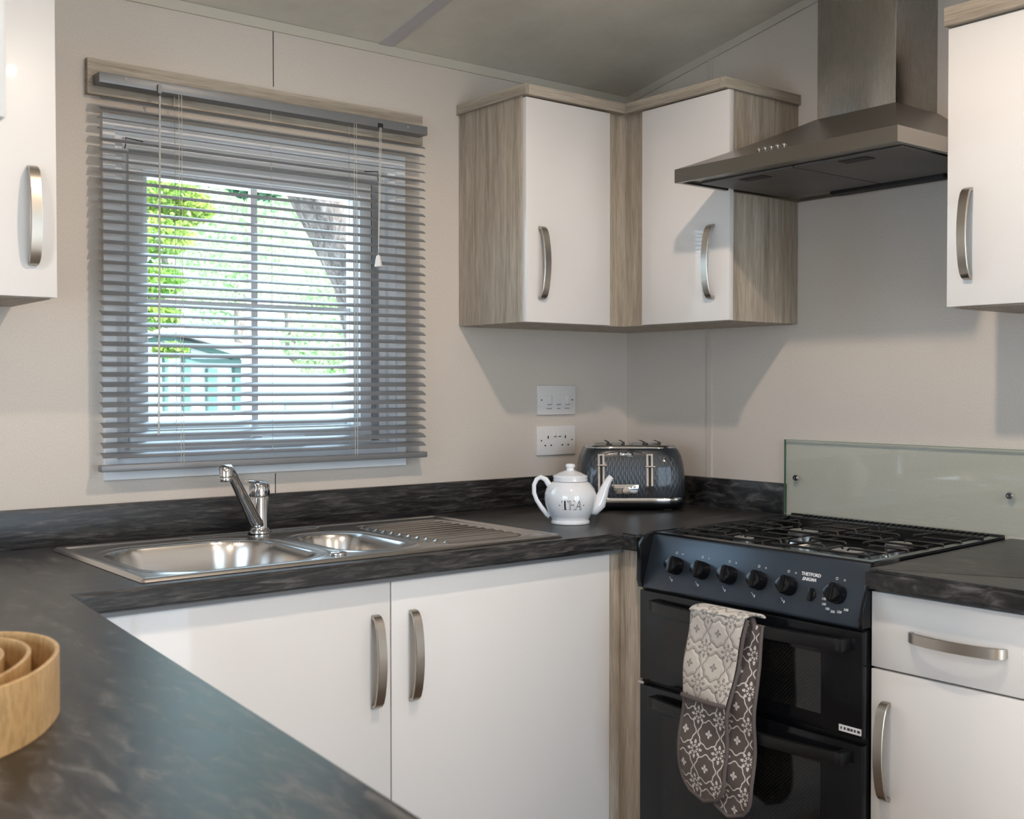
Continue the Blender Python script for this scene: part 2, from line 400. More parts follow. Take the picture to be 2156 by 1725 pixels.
# ------------------------------------------------------------------ kitchen window
win = struct('window_1', B((-1.610, -.820, -.012, 0, 1.818, 1.845), (-1.610, -.820, -.012, 0, 1.035, 1.062), (-1.610, -1.583, -.012, 0, 1.062, 1.818), (-.847, -.820, -.012, 0, 1.062, 1.818)), 'pvc', bevel=.002)
win['label'] = 'white plastic kitchen window seen through the venetian blind'
def ring_boxes(x0, x1, z0, z1, w, y0, y1):
    return ((x0, x1, y0, y1, z1-w, z1), (x0, x1, y0, y1, z0, z0+w), (x0, x0+w, y0, y1, z0+w, z1-w), (x1-w, x1, y0, y1, z0+w, z1-w))
obj('window_frame', B(*ring_boxes(WX0, WX1, WZ0, WZ1, .034, -.002, .07), *ring_boxes(WX0+.034, WX1-.034, WZ0+.034, WZ1-.034, .02, .014, .07)), 'pvc', win, bevel=.0015)
obj('inner_stop', B(*ring_boxes(-1.562, -.866, 1.083, 1.798, .075, .052, .068)), 'pvc', win)
obj('gasket', B((-.917, -.9135, .004, .02, 1.149, 1.768)), 'pvc_edge', win)
sash = obj('sash', B(*ring_boxes(-1.549, -.917, 1.098, 1.767, .034, .000, .05), *ring_boxes(-1.515, -.951, 1.132, 1.733, .012, .014, .05)), 'pvc', win, bevel=.0015)
obj('glazing_bar', B(-1.239, -1.222, .030, .044, 1.144, 1.721), 'pvc', sash)
obj('glazing_bar', B(-1.503, -.963, .032, .042, 1.432, 1.444), 'pvc', sash)
obj('glass', B(-1.505, -.961, .036, .039, 1.142, 1.723), 'glass', sash)
bm = B(-1.26, -1.205, -.012, .0, 1.108, 1.124); join(bm, B(-1.235, -1.12, -.022, -.012, 1.112, 1.121)); obj('latch', bm, 'plate', win, bevel=.002)
# unseen living-room windows that light the room
for nm, rb in (('window_2', [(XL-.07, XL-.02, -3.3, -1.3, .2, .27), (XL-.07, XL-.02, -3.3, -1.3, 2.03, 2.1), (XL-.07, XL-.02, -3.3, -3.23, .27, 2.03), (XL-.07, XL-.02, -1.37, -1.3, .27, 2.03), (XL-.07, XL-.02, -2.33, -2.27, .27, 2.03)]),
               ('door_1', [(-2.45, -.75, YB-.07, YB-.02, 2.01, 2.08), (-2.45, -.75, YB-.07, YB-.02, .06, .13), (-2.45, -2.38, YB-.07, YB-.02, .13, 2.01), (-.82, -.75, YB-.07, YB-.02, .13, 2.01), (-1.64, -1.56, YB-.07, YB-.02, .13, 2.01)])):
    struct(nm, B(*rb), 'pvc')

# ------------------------------------------------------------------ handles
def handle_mesh():
    L, w, t = .180, .0205, .0050
    path = [(0, 0), (.0005, .006), (.003, .012), (.010, .0175), (.024, .0225), (.045, .0265), (.068, .0292), (.09, .030)]
    path = path + [(L-s, d) for s, d in reversed(path[:-1])]
    bm = bmesh.new(); rings = []
    n = len(path)
    for i, (s, d) in enumerate(path):
        a = path[max(i-1, 0)]; b_ = path[min(i+1, n-1)]; tx, td = b_[0]-a[0], b_[1]-a[1]; l = math.hypot(tx, td); nx, nd = -td/l, tx/l
        e = min(i, n-1-i); ww = w*(.80 if e == 0 else .86 if e == 1 else .93 if e == 2 else 1); tt = t*(1.6 if e < 2 else 1.2 if e == 2 else 1)
        prof = [(-.5, -.40), (-.46, -.5), (.46, -.5), (.5, -.40), (.5, .28), (.46, .5), (-.46, .5), (-.5, .28)]
        rings.append([bm.verts.new((p*ww, -(d + nd*q*tt), s - L/2 + nx*q*tt)) for p, q in prof])
    for a, b_ in zip(rings, rings[1:]):
        for k in range(8): bm.faces.new((a[k], a[(k+1) % 8], b_[(k+1) % 8], b_[k]))
    bm.faces.new(rings[0][::-1]); bm.faces.new(rings[-1])
    bmesh.ops.recalc_face_normals(bm, faces=bm.faces)
    me = bpy.data.meshes.new('handle'); bm.to_mesh(me); bm.free(); me.materials.append(M['handle'])
    me.polygons.foreach_set('use_smooth', [True]*len(me.polygons)); me.set_sharp_from_angle(angle=math.radians(28)); return me
HM = handle_mesh()
def handle(parent, x, y, z, face, horiz=False):
    # face 'y': door faces -y ; 'x': door faces -x
    rz = 0 if face == 'y' else -PI/2
    rot = (0, PI/2, 0) if horiz and face == 'y' else (0, 0, rz)
    if horiz and face == 'x': rot = Matrix(((0, 1, 0), (0, 0, 1), (1, 0, 0))).to_euler()
    o = inst('handle', HM, parent, (x, y, z), rot); o['label'] = 'brushed nickel bow handle'; return o

# ------------------------------------------------------------------ worktops
ZT, ZU = .900, .8615
EDGE = [(-1.875, -.6265), (-1.990, -2.08)]
poly = [(-.02, -.0), (-.02, -.655), (-.6215, -.672), (-.6215, -.6265), EDGE[0], EDGE[1], (-2.62, -2.08), (-2.62, 0)]
hole = [(-1.72, -.565), (-1.72, -.13), (-1.07, -.13), (-1.07, -.565)]
wt = thing('worktop', 'dark slate-look worktop running under the window and round to the left peninsula', 'worktop', (-1.2, -.3, ZU))
bm = bmesh.new(); prism(bm, poly, ZU, ZT, holes=[hole])
es = [e for e in bm.edges if len(e.link_faces) == 2 and e.calc_face_angle(0) > .6 and abs(e.verts[0].co.z-e.verts[1].co.z) < 1e-6 and min(v.co.y for v in e.verts) < -.6]
bmesh.ops.bevel(bm, geom=es, offset=.005, segments=3, affect='EDGES')
ms = obj('slab', bm, ['stone_x', 'stone_y'], wt, smooth=30)
for p in ms.data.polygons:
    c = p.center + origin(wt)
    k = (-1.875-.079*(c.y+.6265)*-1)
    p.material_index = 1 if c.y < -.63 and c.x < -1.6 else 0
obj('upstand', B(-2.6, -.018, -.018, 0, ZT, .982), 'stone_x', wt, bevel=.0015)
obj('upstand', B(-.018, 0, -.612, -.018, ZT, .982), 'stone_y', wt, bevel=.0015)
wr = thing('worktop', 'short dark worktop to the right of the cooker above the drawer unit', 'worktop', (-.3, -1.8, ZU))
bm = bmesh.new(); prism(bm, [(-.0, -1.232), (-.0, -2.5), (-.6245, -2.5), (-.6245, -1.279)], ZU, ZT)
es = [e for e in bm.edges if abs(e.verts[0].co.x+.6245) < 1e-4 and abs(e.verts[1].co.x+.6245) < 1e-4 or (abs(e.verts[0].co.z-e.verts[1].co.z) < 1e-6 and max(v.co.y for v in e.verts) > -1.3)]
bmesh.ops.bevel(bm, geom=es, offset=.006, segments=4, affect='EDGES'); obj('slab', bm, 'stone_y', wr, smooth=30)

# ------------------------------------------------------------------ base units
def door(parent, name, box, mat='white_satin', bevel=.0015, label=None):
    return obj(name, B(*box), mat, parent, bevel=bevel, label=label)
bu = thing('base_cabinet', 'white double-door base cabinet below the sink', 'cabinet', (-1.25, -.3, 0))
obj('carcass', B((-1.83, -1.812, -.555, -.03, .12, .845), (-.653, -.635, -.555, -.03, .12, .845), (-1.812, -.653, -.555, -.03, .12, .138), (-1.812, -.653, -.04, -.03, .138, .845), (-1.812, -.653, -.555, -.575, .82, .845), (-1.83, -.635, -.50, -.48, 0, .12)), 'carcass', bu)
d1 = door(bu, 'door', (-1.81, -1.2405, -.5965, -.5785, .13, .849)); handle(d1, -1.277, -.5965, .693, 'y')
d2 = door(bu, 'door', (-1.2375, -.6345, -.5965, -.5785, .13, .849)); handle(d2, -1.188, -.5965, .693, 'y')
obj('top_rail', B(-1.86, -.60, -.606, -.556, .8505, ZU), 'rail', bu)
obj('corner_post', B((-.6335, -.602, -.5965, -.5785, 0, ZU), (-.6015, -.583, -.672, -.5785, 0, ZU)), 'oak_v', bu, bevel=.001, label='grey oak corner post')
# peninsula carcass
pc = thing('base_cabinet', 'base cabinet under the left peninsula worktop, doors facing the room', 'cabinet', (-2.2, -1.3, 0))
obj('carcass', B(-2.55, -2.05, -2.02, -.64, 0, ZU), 'carcass', pc); 
obj('end_panel', B(-2.58, -2.02, -2.04, -2.02, 0, ZU), 'oak_v', pc)
ru = thing('base_cabinet', 'white drawer and door base cabinet to the right of the cooker', 'cabinet', (-.3, -1.55, 0))
obj('carcass', B(-.574, -.02, -2.45, -1.278, 0, ZU), 'carcass', ru)
dr = door(ru, 'drawer', (-.5945, -.5765, -1.78, -1.2765, .7105, .8535)); handle(dr, -.5945, -1.452, .782, 'x', True)
dd = door(ru, 'door', (-.5945, -.5765, -1.78, -1.2765, .13, .7065)); handle(dd, -.5945, -1.311, .5555, 'x')
door(ru, 'door', (-.5945, -.5765, -2.45, -1.783, .13, .8535))

# ------------------------------------------------------------------ wall units
DZ0, DZ1 = 1.4065, 1.977
cu = thing('wall_cabinet', 'L-shaped corner wall cabinet with two white gloss doors and grey oak sides', 'cabinet', (-.15, -.15, DZ0))
bm = bmesh.new(); prism(bm, [(-.001, -.001), (-.001, -.628), (-.268, -.628), (-.268, -.270), (-.621, -.270), (-.621, -.001)], DZ0-.001, 1.982)
obj('carcass', bm, 'oak_v', cu)
obj('side_panel', B(-.6385, -.621, -.2715, -.001, DZ0, 1.984), 'oak_v', cu, bevel=.0008)
obj('side_panel', B(-.2715, -.001, -.6455, -.628, DZ0, 1.984), 'oak_v', cu, bevel=.0008)
obj('filler_panel', B(-.3425, -.27, -.2735, -.270, DZ0, 1.984), 'oak_v', cu)
obj('filler_panel', B(-.2735, -.268, -.3535, -.2735, DZ0, 1.984), 'oak_v', cu)
d = door(cu, 'door', (-.6365, -.3445, -.290, -.272, DZ0, DZ1), 'white'); handle(d, -.5895, -.290, 1.5585, 'y')
d = door(cu, 'door', (-.290, -.272, -.6585, -.3555, DZ0, DZ1), 'white'); handle(d, -.290, -.604, 1.555, 'x')
# cornice: mitred band round the cabinet
cz0, cz1, cd_ = 1.981, 2.0075, .300
obj('cornice', B(-.6465, -.636, -.300, -.001, cz0, cz1), 'oak_y', cu, bevel=.001)
obj('cornice', B(-.636, -.2900, -.300, -.262, cz0, cz1), 'oak_x', cu, bevel=.001)
obj('cornice', B(-.300, -.262, -.636, -.300, cz0, cz1), 'oak_y', cu, bevel=.001)
obj('cornice', B(-.300, -.001, -.6535, -.636, cz0, cz1), 'oak_x', cu, bevel=.001)
rc = thing('wall_cabinet', 'white wall cabinet to the right of the extractor hood', 'cabinet', (-.15, -1.6, DZ0))
obj('carcass', B(-.270, -.001, -2.3, -1.252, DZ0-.003, 1.985), 'oak_v', rc, bevel=.0008)
d = door(rc, 'door', (-.2885, -.2705, -1.76, -1.2445, DZ0, DZ1+.004), 'white_satin'); handle(d, -.2885, -1.2935, 1.5535, 'x')
door(rc, 'door', (-.2885, -.2705, -2.3, -1.763, DZ0, DZ1+.004), 'white_satin')
obj('cornice', B(-.302, -.001, -2.3, -1.242, 1.984, 2.022), 'oak_y', rc, bevel=.001)
lc = thing('wall_cabinet', 'white wall cabinet left of the window, vertical handle near its right edge', 'cabinet', (-2.1, -.15, DZ0))
obj('carcass', B(-2.55, -1.800, -.270, -.001, DZ0+.004, 2.0), 'oak_v', lc, bevel=.0008)
d = door(lc, 'door', (-2.17, -1.793, -.289, -.271, DZ0+.006, 2.0), 'white_satin'); handle(d, -1.838, -.289, 1.565, 'y')
door(lc, 'door', (-2.55, -2.173, -.289, -.271, DZ0+.006, 2.0), 'white_satin')
nc = thing('wall_cabinet', 'out-of-focus white cabinet edge at the far left top of the picture', 'cabinet', (-2.3, -1.3, 1.55))
obj('carcass', B(-2.55, -2.208, -1.482, -1.2, 1.4745, 2.25), 'carcass', nc, bevel=.001)
obj('door', B(-2.55, -2.2005, -1.5, -1.482, 1.4745, 2.25), 'white_satin', nc, bevel=.002)

# ------------------------------------------------------------------ pelmet + venetian blind
pm = obj('pelmet_board', B(-1.6436, -.7686, -.018, 0, 1.8807, 1.9582), 'oak_x', bevel=.001)
tag(pm, 'long grey oak board fixed to the wall above the window blind', 'pelmet')
vb = thing('venetian_blind', 'grey aluminium venetian blind hanging open over the kitchen window', 'blind', (-1.206, -.045, 1.9))
obj('headrail', B(-1.632, -.780, -.058, -.018, 1.8985, 1.921), 'rail', vb, bevel=.0012)
for x, z in ((-1.575, 1.914), (-.842, 1.911)):
    bm = bmesh.new(); lathe(bm, [(.0035, -.0595), (.0035, -.058)], 12, (x, 0, z), 'y'); obj('screw', bm, 'chrome', vb)
def slat_bm(wd=.025, t=.0006, camber=.0022, n=7):
    bm = bmesh.new(); top = []; bot = []
    for i in range(n):
        s = (i/(n-1)-.5); h = camber*(1-4*s*s)
        top.append((s*wd, h)); bot.append((s*wd, h-t))
    prof = top + bot[::-1]
    vs = [[bm.verts.new((x, p, q)) for p, q in prof] for x in (-.4225, .4225)]
    k = len(prof)
    for i in range(k): bm.faces.new((vs[0][i], vs[0][(i+1) % k], vs[1][(i+1) % k], vs[1][i]))
    bm.faces.new(vs[0]); bm.faces.new(vs[1][::-1]); bmesh.ops.recalc_face_normals(bm, faces=bm.faces); return bm
bm = slat_bm(); sme = bpy.data.meshes.new('slat'); bm.to_mesh(sme); bm.free(); sme.materials.append(M['blind'])
sme.polygons.foreach_set('use_smooth', [True]*len(sme.polygons)); sme.set_sharp_from_angle(angle=math.radians(30))
NS = 36
for i in range(NS):
    z = 1.869 - .0222*i
    til = math.radians(25 + rng.uniform(-1.5, 1.5) - (10 if i in (2, 3) else 4 if i in (6, 17) else 0))
    o = inst('slat', sme, vb, (-1.2065, -.043, z), (til, rng.uniform(-.0006, .0006), 0))
obj('bottom_rail', B(-1.634, -.781, -.057, -.033, 1.056, 1.071), 'rail', vb, bevel=.003)
bm = bmesh.new()
for x in (-1.454, -1.0, -1.221):
    for y in ((-.0565, -.031) if x != -1.221 else (-.044,)):
        tube(bm, [(x, y, 1.90), (x, y, 1.07)], .0006, 5)
    if x != -1.221:
        tube(bm, [(x+.006, -.0575, 1.90), (x+.006, -.0575, 1.07)], .0006, 5)
obj('ladder_cord', bm, 'cord', vb)
bm = bmesh.new(); tube(bm, [(-1.5, -.062, 1.888), (-1.504, -.0635, 1.5), (-1.509, -.0645, 1.135)], .0022, 6); obj('tilt_wand', bm, 'clear', vb, label='clear plastic tilt wand')
bm = bmesh.new(); join(bm, B(-1.505, -1.497, -.066, -.058, 1.893, 1.912)); tube(bm, [(-1.501, -.062, 1.898), (-1.502, -.066, 1.892), (-1.499, -.063, 1.886)], .0018, 6); obj('wand_hook', bm, 'rail', vb)
pcd = bmesh.new()
for dx in (-.003, .0, .0035): tube(pcd, [(-.924+dx*.6, -.059, 1.906), (-.927+dx, -.062, 1.885), (-.931+dx*.7, -.063, 1.72), (-.935, -.063, 1.572)], .0006, 5)
obj('pull_cord', pcd, 'cord', vb)
bm = bmesh.new(); lathe(bm, [(.003, 1.575), (.0055, 1.572), (.0085, 1.556), (.010, 1.547), (.009, 1.545)], 16, (-.935, -.063, 0)); obj('cord_tassel', bm, 'plate', vb, smooth=40, label='white cone cord tassel')
bm = B(-.932, -.918, -.0605, -.058, 1.898, 1.909); obj('cord_lock', bm, 'dark', vb)
for x, s in ((-1.560, 1), (-.905, -1)):
    bm = bmesh.new(); tube(bm, [(x+.04*s, -.013, 1.792), (x, -.014, 1.796), (x, -.014, 1.78), (x-.002*s, -.014, 1.772)], .0012, 5); obj('wire_hook', bm, 'dark', vb)

# ------------------------------------------------------------------ wall plates
def plate(label, x0, zt):
    t = thing('wall_switch' if 'switch' in label else 'wall_socket', label, 'switch' if 'switch' in label else 'socket', (x0+.073, 0, zt-.043))
    obj('plate', B(x0, x0+.146, -.009, 0, zt-.086, zt), 'plate', t, bevel=.0022); return t
t = plate('white triple rocker switch plate on the wall above the double socket', -.3645, 1.2451)
for i in range(3):
    x = -.3645+.034+.0345*i
    obj('rocker', B(x, x+.0185, -.0118, -.0085, 1.188, 1.2165), 'plate', t, bevel=.001)
    bm = B(x+.001, x+.0175, -.0122, -.0115, 1.1885, 1.1897); obj('rocker_mark', bm, 'ink', t)
    bm = bmesh.new()
    for k in range(6 if i != 1 else 4):
        xx = x + (-.001 if i != 1 else .004) + k*.0034; join(bm, B(xx, xx+.0024, -.0094, -.0088, 1.1765, 1.1782))
    obj('label_print', bm, 'ink', t)
for x in (-.3645+.014, -.3645+.132):
    bm = bmesh.new(); lathe(bm, [(.0022, -.0098), (.0022, -.009)], 10, (x, 0, 1.2022), 'y'); obj('screw', bm, 'ink', t)
t = plate('white double plug socket on the wall left of the toaster', -.3655, 1.1275)
for i in range(2):
    x = -.3655+.0585+.0175*i
    obj('rocker', B(x, x+.0125, -.0118, -.0085, 1.094, 1.112), 'plate', t, bevel=.001)
    obj('rocker_mark', B(x+.001, x+.0115, -.0122, -.0115, 1.0945, 1.0965), 'ink', t)
    cx = -.3655 + (.040 if i == 0 else .106); s = 1 if i == 0 else -1
    bm = B((cx-.002, cx+.002, -.0095, -.0088, 1.0895, 1.098), (cx-.014, cx-.0085, -.0095, -.0088, 1.068, 1.072), (cx+.0085, cx+.014, -.0095, -.0088, 1.068, 1.072)); obj('pin_hole', bm, 'hole', t)
    bm = bmesh.new(); lathe(bm, [(.0022, -.0098), (.0022, -.009)], 10, (-.3655+(.014 if i == 0 else .132), 0, 1.0845), 'y'); obj('screw', bm, 'ink', t)

# ------------------------------------------------------------------ cooker hood
HY0, HY1, HX = -1.2447, -.6447, -.4697; HZ0, HZ1 = 1.7265, 1.7585; CY0, CY1, CX = -1.046, -.832, -.172; CZ = 1.886
hd = thing('cooker_hood', 'stainless steel chimney extractor hood on the wall above the cooker', 'extractor hood', (-.2, -.945, HZ0))
bm = bmesh.new()
base = [(HX, HY1), (HX, HY0), (0, HY0), (0, HY1)]; top = [(CX-.002, CY1+.002), (CX-.002, CY0-.002), (0, CY0-.002), (0, CY1+.002)]
rings = [[bm.verts.new((*p, HZ0)) for p in base], [bm.verts.new((*p, HZ1)) for p in base]]
for k in range(1, 9):
    s = k/8; hz = HZ1 + (CZ-HZ1)*(s*.86 + .14*s*s)
    rings.append([bm.verts.new((a[0]*(1-s)+b_[0]*s, a[1]*(1-s)+b_[1]*s, hz)) for a, b_ in zip(base, top)])
for a, b_ in zip(rings, rings[1:]):
    for k in range(4): bm.faces.new((a[k], a[(k+1) % 4], b_[(k+1) % 4], b_[k]))
bm.faces.new(rings[-1])
# underside with a recess frame
inner = [(HX+.012, HY1-.012), (HX+.012, HY0+.012), (-.012, HY0+.012), (-.012, HY1-.012)]
ri = [bm.verts.new((*p, HZ0)) for p in inner]; rj = [bm.verts.new((*p, HZ0+.006)) for p in inner]
for k in range(4):
    bm.faces.new((rings[0][k], ri[k], ri[(k+1) % 4], rings[0][(k+1) % 4])); bm.faces.new((ri[k], rj[k], rj[(k+1) % 4], ri[(k+1) % 4]))
bm.faces.new(rj); bmesh.ops.recalc_face_normals(bm, faces=bm.faces)
obj('canopy', bm, 'steel_hood', hd, smooth=25)
obj('chimney', B(CX, 0, CY0, CY1, CZ-.002, 2.30), 'steel_chimney', hd, bevel=.0012)
for (y0, y1) in ((-.940, -.672), (-1.217, -.944)):
    fl = obj('grease_filter', B(-.405, -.075, y0, y1, HZ0+.001, HZ0+.006), 'filter', hd, bevel=.001)
    yc = (y0+y1)/2
    obj('catch', B(-.385, -.352, yc-.035, yc+.035, HZ0-.0006, HZ0+.002), 'dark', fl)
obj('lamp_cover', B(-.062, -.022, -1.10, -.79, HZ0-.004, HZ0+.006), 'dark', hd, bevel=.001)
sl = math.atan2(CZ-HZ1, abs(HX-CX)); 
for k in range(5):
    y = -.879 - .0173*k
    x0 = HX + .030; z0 = HZ1 + (x0-HX)*math.tan(sl)*.93 - .002
    bm = bmesh.new(); lathe(bm, [(.0045, 0), (.0045, .004), (.0042, .009), (.003, .0105)], 14)
    xf(bm, Matrix.Translation((x0, y, z0)) @ Matrix.Rotation(-(PI/2-sl)+.0, 4, 'Y')); obj('push_button', bm, 'chrome', hd, smooth=40)

# ------------------------------------------------------------------ glass splashback
gs = thing('glass_splashback', 'clear glass splashback panel screwed to the wall behind the cooker', 'splashback', (-.01, -1.0, .9))
obj('pane', B(-.0125, -.0065, -1.80, -.6135, .906, 1.0995), ['splash'], gs)
obj('pane_edge', B((-.0127, -.0063, -.6135, -.6125, .9, 1.1), (-.0127, -.0063, -1.80, -.6125, 1.0993, 1.1003)), 'glass_edge', gs)
for y, z in ((-.6513, 1.000), (-1.2378, .9965)):
    bm = bmesh.new(); lathe(bm, [(.0085, -.0130), (.0085, -.0155), (.0065, -.018), (.0028, -.018), (.0024, -.0165)], 20, (0, y, z), 'x'); obj('screw_cap', bm, 'chrome', gs, smooth=40)

# ------------------------------------------------------------------ sink
SX0, SX1, SY0, SY1 = -1.748, -.776, -.594, -.088; SZ = .9075
X = np.linspace(SX0, SX1, 300); Y = np.linspace(SY0, SY1, 160)
GX, GY = np.meshgrid(X, Y, indexing='ij')
def sdrb(cx, cy, hx, hy, r, px=GX, py=GY):
    qx = np.abs(px-cx)-hx+r; qy = np.abs(py-cy)-hy+r
    return np.hypot(np.maximum(qx, 0), np.maximum(qy, 0)) + np.minimum(np.maximum(qx, qy), 0) - r
def sst(t): t = np.clip(t, 0, 1); return t*t*(3-2*t)
edge = np.minimum(np.minimum(GX-SX0, SX1-GX), np.minimum(GY-SY0, SY1-GY))
H = SZ - .0065*(1-sst(edge/.006)) - .0035*sst((edge-.014)/.012)
dM = sdrb(-1.520, -.365, .182, .185, .11); dH = sdrb(-1.200, -.370, .082, .150, .075)
for dd_, dep in ((dM, .145), (dH, .095)):
    H = H + .0022*np.exp(-((dd_-.022)/.006)**2)
    H = H - dep*sst((-dd_)/.034) - .004*sst(-dd_/.10)
dD = sdrb(-.945, -.345, .135, .205, .05)
H = H - .0028*sst(-dD/.012)
gr = sst((-dD-.012)/.02)
H = H + gr*.0066*(np.cos((GY+.14)*2*PI/.034)*.5+.5)**1.8*sst((GX-(-1.065-.06*(GY+.35)))/.012)
H = H - .002*sst(-sdrb(-1.30, -.128, .17, .026, .024)/.010)
n1, n2 = GX.shape; idx = np.arange(n1*n2).reshape(n1, n2)
co = np.stack([GX, GY, H], -1).reshape(-1, 3)
quads = np.stack([idx[:-1, :-1], idx[1:, :-1], idx[1:, 1:], idx[:-1, 1:]], -1).reshape(-1, 4)
cxq = lambda A: (A[:-1, :-1]+A[1:, :-1]+A[1:, 1:]+A[:-1, 1:]).reshape(-1)/4
sk = thing('kitchen_sink', 'stainless steel one and a half bowl sink with ribbed drainer set in the worktop', 'sink', (-1.26, -.34, .9))
reg = np.zeros(len(quads), int); reg[cxq(dM) < .004] = 1; reg[cxq(dH) < .004] = 2; reg[cxq(dD) < .004] = 3
for r_, nm in ((0, 'rim'), (1, 'main_bowl'), (2, 'half_bowl'), (3, 'drainer')):
    q = quads[reg == r_]; us, inv = np.unique(q, return_inverse=True)
    me = bpy.data.meshes.new(nm); me.from_pydata((co[us]-np.array([-1.26, -.34, .9])).tolist(), [], inv.reshape(q.shape).tolist()); me.update()
    me.materials.append(M['steel_sink']); me.polygons.foreach_set('use_smooth', [True]*len(me.polygons))
    o = bpy.data.objects.new(nm, me); C.objects.link(o); o.parent = sk
zc = float(H[(np.abs(GX+1.52) < .002) & (np.abs(GY+.365) < .003)].mean())
bm = bmesh.new(); lathe(bm, [(.04, .7625), (.037, .7645), (.012, .764), (.010, .768)], 32, (-1.52, -.365, 0)); obj('waste', bm, 'chrome', sk, smooth=40)
bm = bmesh.new(); lathe(bm, [(.03, .811), (.027, .813), (.010, .8125), (.008, .816)], 32, (-1.20, -.37, 0)); obj('waste', bm, 'chrome', sk, smooth=40)
bm = bmesh.new(); lathe(bm, [(.016, .9035), (.0175, .908), (.016, .9105), (.008, .912), (.002, .9122)], 28, (-1.325, -.537, 0)); obj('waste_control_knob', bm, 'chrome', sk, smooth=50)
bm = bmesh.new()
for k in range(4): join(bm, B(-1.3585, -1.3565, -.42-.012*k, -.414-.012*k, .856, .874))
obj('overflow_slots', bm, 'dark', sk)

# ------------------------------------------------------------------ mixer tap
TX, TY = -1.292, -.118
tp = thing('mixer_tap', 'chrome single-lever mixer tap behind the sink bowls', 'tap', (TX, TY, .905))
bm = bmesh.new(); lathe(bm, [(.0265, .9045), (.0265, .909), (.0225, .912), (.0205, .918), (.0205, .985), (.0195, .988)], 32, (TX, TY, 0)); obj('body', bm, 'chrome', tp, smooth=35)
bm = bmesh.new(); lathe(bm, [(.0205, .989), (.0232, .991), (.0240, 1.003), (.0228, 1.014), (.017, 1.021), (.008, 1.0245), (.001, 1.025)], 32, (TX, TY, 0))
tube(bm, [(TX-.004, TY+.002, 1.014), (TX-.018, TY-.012, 1.022), (TX-.036, TY-.028, 1.027), (TX-.052, TY-.042, 1.029)], [(.013, .009), (.013, .006), (.010, .004), (.007, .003)], 12); obj('lever', bm, 'chrome', tp, smooth=40)
dx, dy = math.cos(math.radians(219)), math.sin(math.radians(219))
def sp(s, z): return (TX+dx*s, TY+dy*s, z)
bm = bmesh.new(); tube(bm, [sp(.006, .920), sp(.028, .939), (sp(.075, .985)), sp(.125, 1.035), sp(.148, 1.056), sp(.162, 1.064), sp(.176, 1.062)], [(.016, .012), (.0165, .012), (.0145, .010), (.0125, .009), (.0125, .010), (.013, .012), (.012, .011)], 16); obj('spout', bm, 'chrome', tp, smooth=45)
c = sp(.166, 0); bm = bmesh.new(); lathe(bm, [(.0125, 1.036), (.0135, 1.038), (.0135, 1.044), (.0128, 1.046), (.0148, 1.048), (.0148, 1.064), (.012, 1.069), (.002, 1.070)], 28, (c[0], c[1], 0)); obj('aerator', bm, 'chrome', tp, smooth=40)

# ------------------------------------------------------------------ teapot
RZ = math.atan2(-math.sin(YAW), math.cos(YAW))
tb = thing('teapot', 'round white porcelain teapot lettered TEA beside the toaster', 'teapot', (-.588, -.404, ZT), RZ)
prof = [(.0, .0005), (.046, .0005), (.0485, .001), (.0492, .004), (.0478, .008), (.0460, .011), (.0510, .020), (.0580, .034), (.0630, .049), (.0650, .062), (.0640, .076), (.0590, .089), (.0510, .099), (.0440, .1045), (.0425, .106), (.030, .107), (0, .107)]
bm = bmesh.new(); lathe(bm, prof, 56, cap=False); obj('body', bm, 'porcelain', tb, smooth=60, local=True)
lid = bmesh.new(); lathe(lid, [(.0425, .106), (.0432, .110), (.0425, .114), (.0438, .117), (.043, .1195), (.038, .1215), (.028, .1265), (.016, .131), (.0102, .1325), (.0092, .1365), (.0102, .1395), (.0122, .142), (.0122, .1455), (.0100, .1485), (.005, .1495), (0, .1496)], 48, cap=False); obj('lid', lid, 'porcelain', tb, smooth=60, local=True)
bm = bmesh.new(); lathe(bm, [(.0436, .1045), (.0440, .1052), (.0436, .1058)], 48, cap=False); obj('painted_line', bm, 'ink', tb, local=True)
bm = bmesh.new(); tube(bm, [(.046, 0, .042), (.060, 0, .040), (.072, 0, .050), (.080, 0, .070), (.087, 0, .090), (.096, 0, .108), (.103, 0, .1165)], [(.014, .020), (.016, .021), (.0145, .018), (.0115, .014), (.009, .0105), (.0075, .0085), (.0070, .0078)], 20); obj('spout', bm, 'porcelain', tb, smooth=60, local=True)
bm = bmesh.new(); tube(bm, [(-.050, 0, .092), (-.062, 0, .110), (-.074, 0, .1155), (-.084, 0, .110), (-.0905, 0, .096), (-.0905, 0, .076), (-.084, 0, .058), (-.072, 0, .040), (-.058, 0, .022), (-.0515, 0, .018)], [(.0065, .008), (.0052, .007), (.0045, .006), (.004, .0058), (.0038, .0055), (.0038, .0055), (.004, .0055), (.0045, .006), (.005, .0065), (.005, .007)], 12); obj('handle', bm, 'porcelain', tb, smooth=60, local=True)
pr = np.array(prof[5:15])
def pot_r(z): return float(np.interp(z, pr[:, 1], pr[:, 0]))
def on_pot(bm, s, polys):
    for poly in polys:
        vs = []
        for (x, z) in poly:
            r_ = pot_r(z)+.0003; a = -PI/2 + (x+s)/.0645; vs.append(bm.verts.new((r_*math.cos(a), r_*math.sin(a), z)))
        bm.faces.new(vs)
def rect(x0, x1, z0, z1, n=4): return [[(x0, a), (x1, a), (x1, b_), (x0, b_)] for a, b_ in [(z0+(z1-z0)*i/n, z0+(z1-z0)*(i+1)/n) for i in range(n)]]
zb, zt_ = .0395, .0625; bm = bmesh.new()
